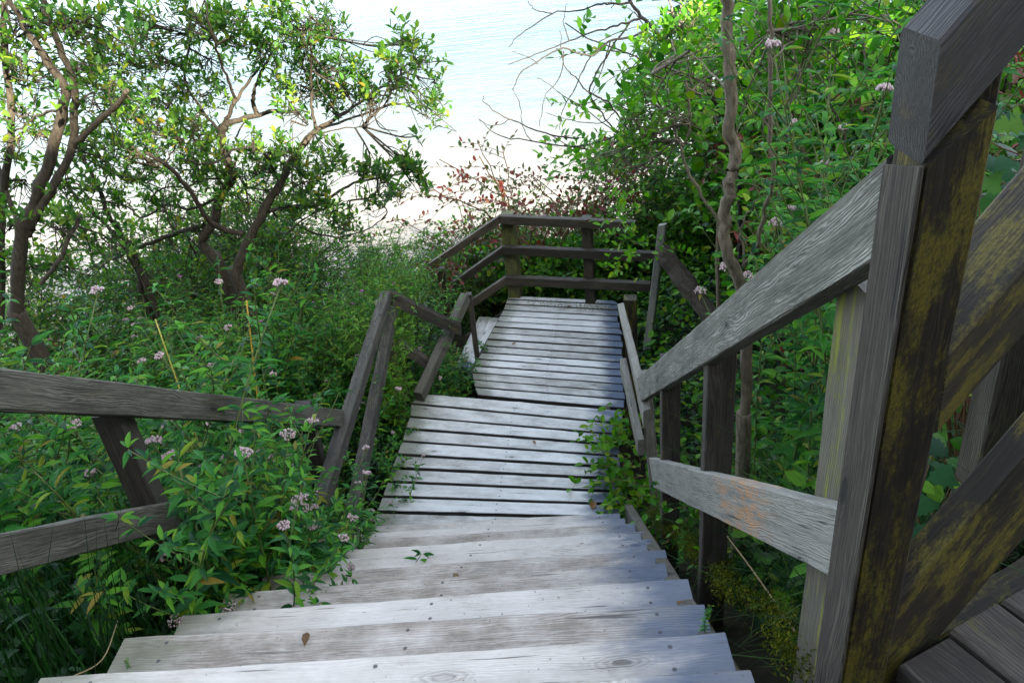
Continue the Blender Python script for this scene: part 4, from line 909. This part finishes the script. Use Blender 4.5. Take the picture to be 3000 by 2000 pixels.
creeper('creeper', 'leafy creeper climbing the foot of the right railing', [V(.72 + .086 * (y - 3) * .6 + .1, y, -1.552 - (y - 1.33) * .757 + .05) for y in np.linspace(2.6, 4.2, 7)], 34, .05, .034, 16, spread=.07)
creeper('creeper', 'bright drooping leafy branch hanging in front of the far railing', [on((1800 + 12 * k, 560 + 40 * k), 6.6) for k in range(6)], 26, .075, .046, 17, (.45, 1), .12)

# ---- maple seedlings at the right edge
def maple(name, label, pts, seed):
    rg = np.random.default_rng(seed); lm, wm = MB(), MB(); root_p = V(pts[0][0], pts[0][1], float(gz(pts[0][0], pts[0][1])))
    for (x, y, z) in pts:
        p = V(x, y, z); s = nrm(V(rg.normal(), rg.normal(), .3)); b = p - s * .12 - V(0, 0, .08)
        tube(wm, smooth_path([root_p + V(0, 0, .02), (root_p + b) / 2 + rg.normal(0, .03, 3), b, p], 4), np.linspace(.004, .0014, 13), 4)
        leaves(lm, [p], [s * V(1, 1, .2) + V(0, 0, -.2)], [V(rg.normal(0, .3), -.5 + rg.normal(0, .2), 1)], rg.uniform(.04, .07), rg.uniform(.04, .065), rg.uniform(0, 1), 'maple')
    root = thing(name, label, 'sapling', root_p); lm.obj('foliage', M['leaf_maple'], root, True, root_p); wm.obj('stems', M['stem_red'], root, True, root_p)
rg = np.random.default_rng(77)
maple('maple_sapling', 'maple sapling with lobed leaves at the right edge beside the tall post', [tuple(on((2870 + rg.uniform(0, 180), 330 + rg.uniform(0, 520)), 2.0 + rg.uniform(-.3, .5))) for _ in range(70)], 71)
maple('maple_sapling', 'maple seedling with dark lobed leaves behind the diagonal rails', [tuple(on((2700 + rg.uniform(0, 230), 1270 + rg.uniform(0, 360)), 1.5 + rg.uniform(-.2, .3))) for _ in range(22)], 72)
for p in [tall] + agr + plain_h + wil + wilp + shr + red + fin:
    if '_used' in p: place(p, 3.5, 9, p['label'], 'x')

# ---- litter, sprouts and stalks
for k, (px, py, z, L_, lab) in enumerate(((1735, 1492, Z1, .10, 'curled brown leaf lying at the right end of the first landing'), (1340, 1700, ZK[4], .05, 'small dry leaf on the middle of the steps'), (1690, 1602, ZK[6], .05, 'small brown leaf on a step close to the right rail'),
        (760, 1668, ZK[4], .07, 'withered brown leaf at the left end of a middle step'), (1560, 1290, Z1, .05, 'little brown leaf on the first landing'), (1500, 1010, Z2, .06, 'little brown leaf on the lower landing'),
        (1980, 1760, ZK[2], .05, 'small brown leaf on the right end of a near step'), (900, 1850, ZK[1], .045, 'tiny dry leaf on a near step left of centre'), (1660, 900, Z2, .06, 'brown leaf near the mossy edge of the lower landing'))):
    p = at((px, py), z + .012); mb = MB(); a = uni(0, 6.28)
    leaves(mb, [p], [V(math.cos(a), math.sin(a), .1)], [V(.15, .1, 1)], L_, L_ * .55, uni(0, 1), 'oval', 1.6); o = mb.obj('fallen_leaf', M['leaf_brown'], None, True, p); tag(o, lab, 'leaf')
def stalk(label, p0, p1, r, m, leafy=0, seed=0):
    rg = np.random.default_rng(seed); p0 = np.asarray(p0); p1 = np.asarray(p1); wm = MB()
    S = smooth_path([p0, (p0 + p1) / 2 + rg.normal(0, .02, 3), p1], 5); tube(wm, S, np.linspace(r, r * .6, len(S)), 6)
    root = thing('dry_stalk', label, 'stalk', p0); wm.obj('stem', m, root, True, np.array(root.location))
    if leafy:
        lm = MB()
        for k in range(leafy):
            u = .35 + .65 * k / leafy; p = p0 + (p1 - p0) * u; a = k * 2.4; leaves(lm, [p], [V(math.cos(a), math.sin(a), .7)], [V(0, 0, 1)], .11 * (1.2 - u), .024, rg.uniform(.7, 1), 'lance')
        lm.obj('foliage', M['leaf_herb_bright'], root, True, np.array(root.location))
M['straw'] = plain('straw', (.34, .30, .05), (.48, .42, .09), 25, .6); M['straw_dull'] = plain('dull_straw', (.16, .11, .05), (.30, .22, .11), 25, .7); M['stem_orange'] = plain('orange_stem', (.40, .20, .02), (.42, .30, .03), 20, .6)
def gp(px, py, y): q = on((px, py), y); return V(q[0], q[1], float(gz(q[0], q[1])))
q = on((455, 935), 3.9); stalk('bright yellow jointed stalk leaning above the upper left rail', gp(520, 1180, 3.9), q, .006, M['straw'], 0, 1)
q = on((722, 880), 4.1); stalk('orange stalk with bright green leaves rising above the upper left rail', gp(650, 1200, 4.0), q, .006, M['stem_orange'], 16, 2)
q = on((345, 1818), 1.75); stalk('thin pale straw leaning against the lowest left step', on((205, 1985), 1.45), q, .0022, M['straw_dull'], 0, 3)
q = on((2130, 1570), 2.0); stalk('forked pale dead twig in the grass below the right rails', on((2330, 1850), 1.55), q, .003, M['straw_dull'], 0, 4)
for k, (px, py, z, sc_) in enumerate(((2065, 1850, ZK[1], .13), (1880, 1740, ZK[3], .10), (2130, 1560, ZK[3], .22), (1990, 1640, ZK[4], .16), (380, 1955, ZK[1], .07))):
    p = at((px, py), z); dup(plain_h[k % 3], tuple(p - V(0, 0, .02)), float(uni(0, 6)), sc_, 'small green sprout growing at the edge of the near steps', 'sprouts at the edges of the near steps', (.1, .1))
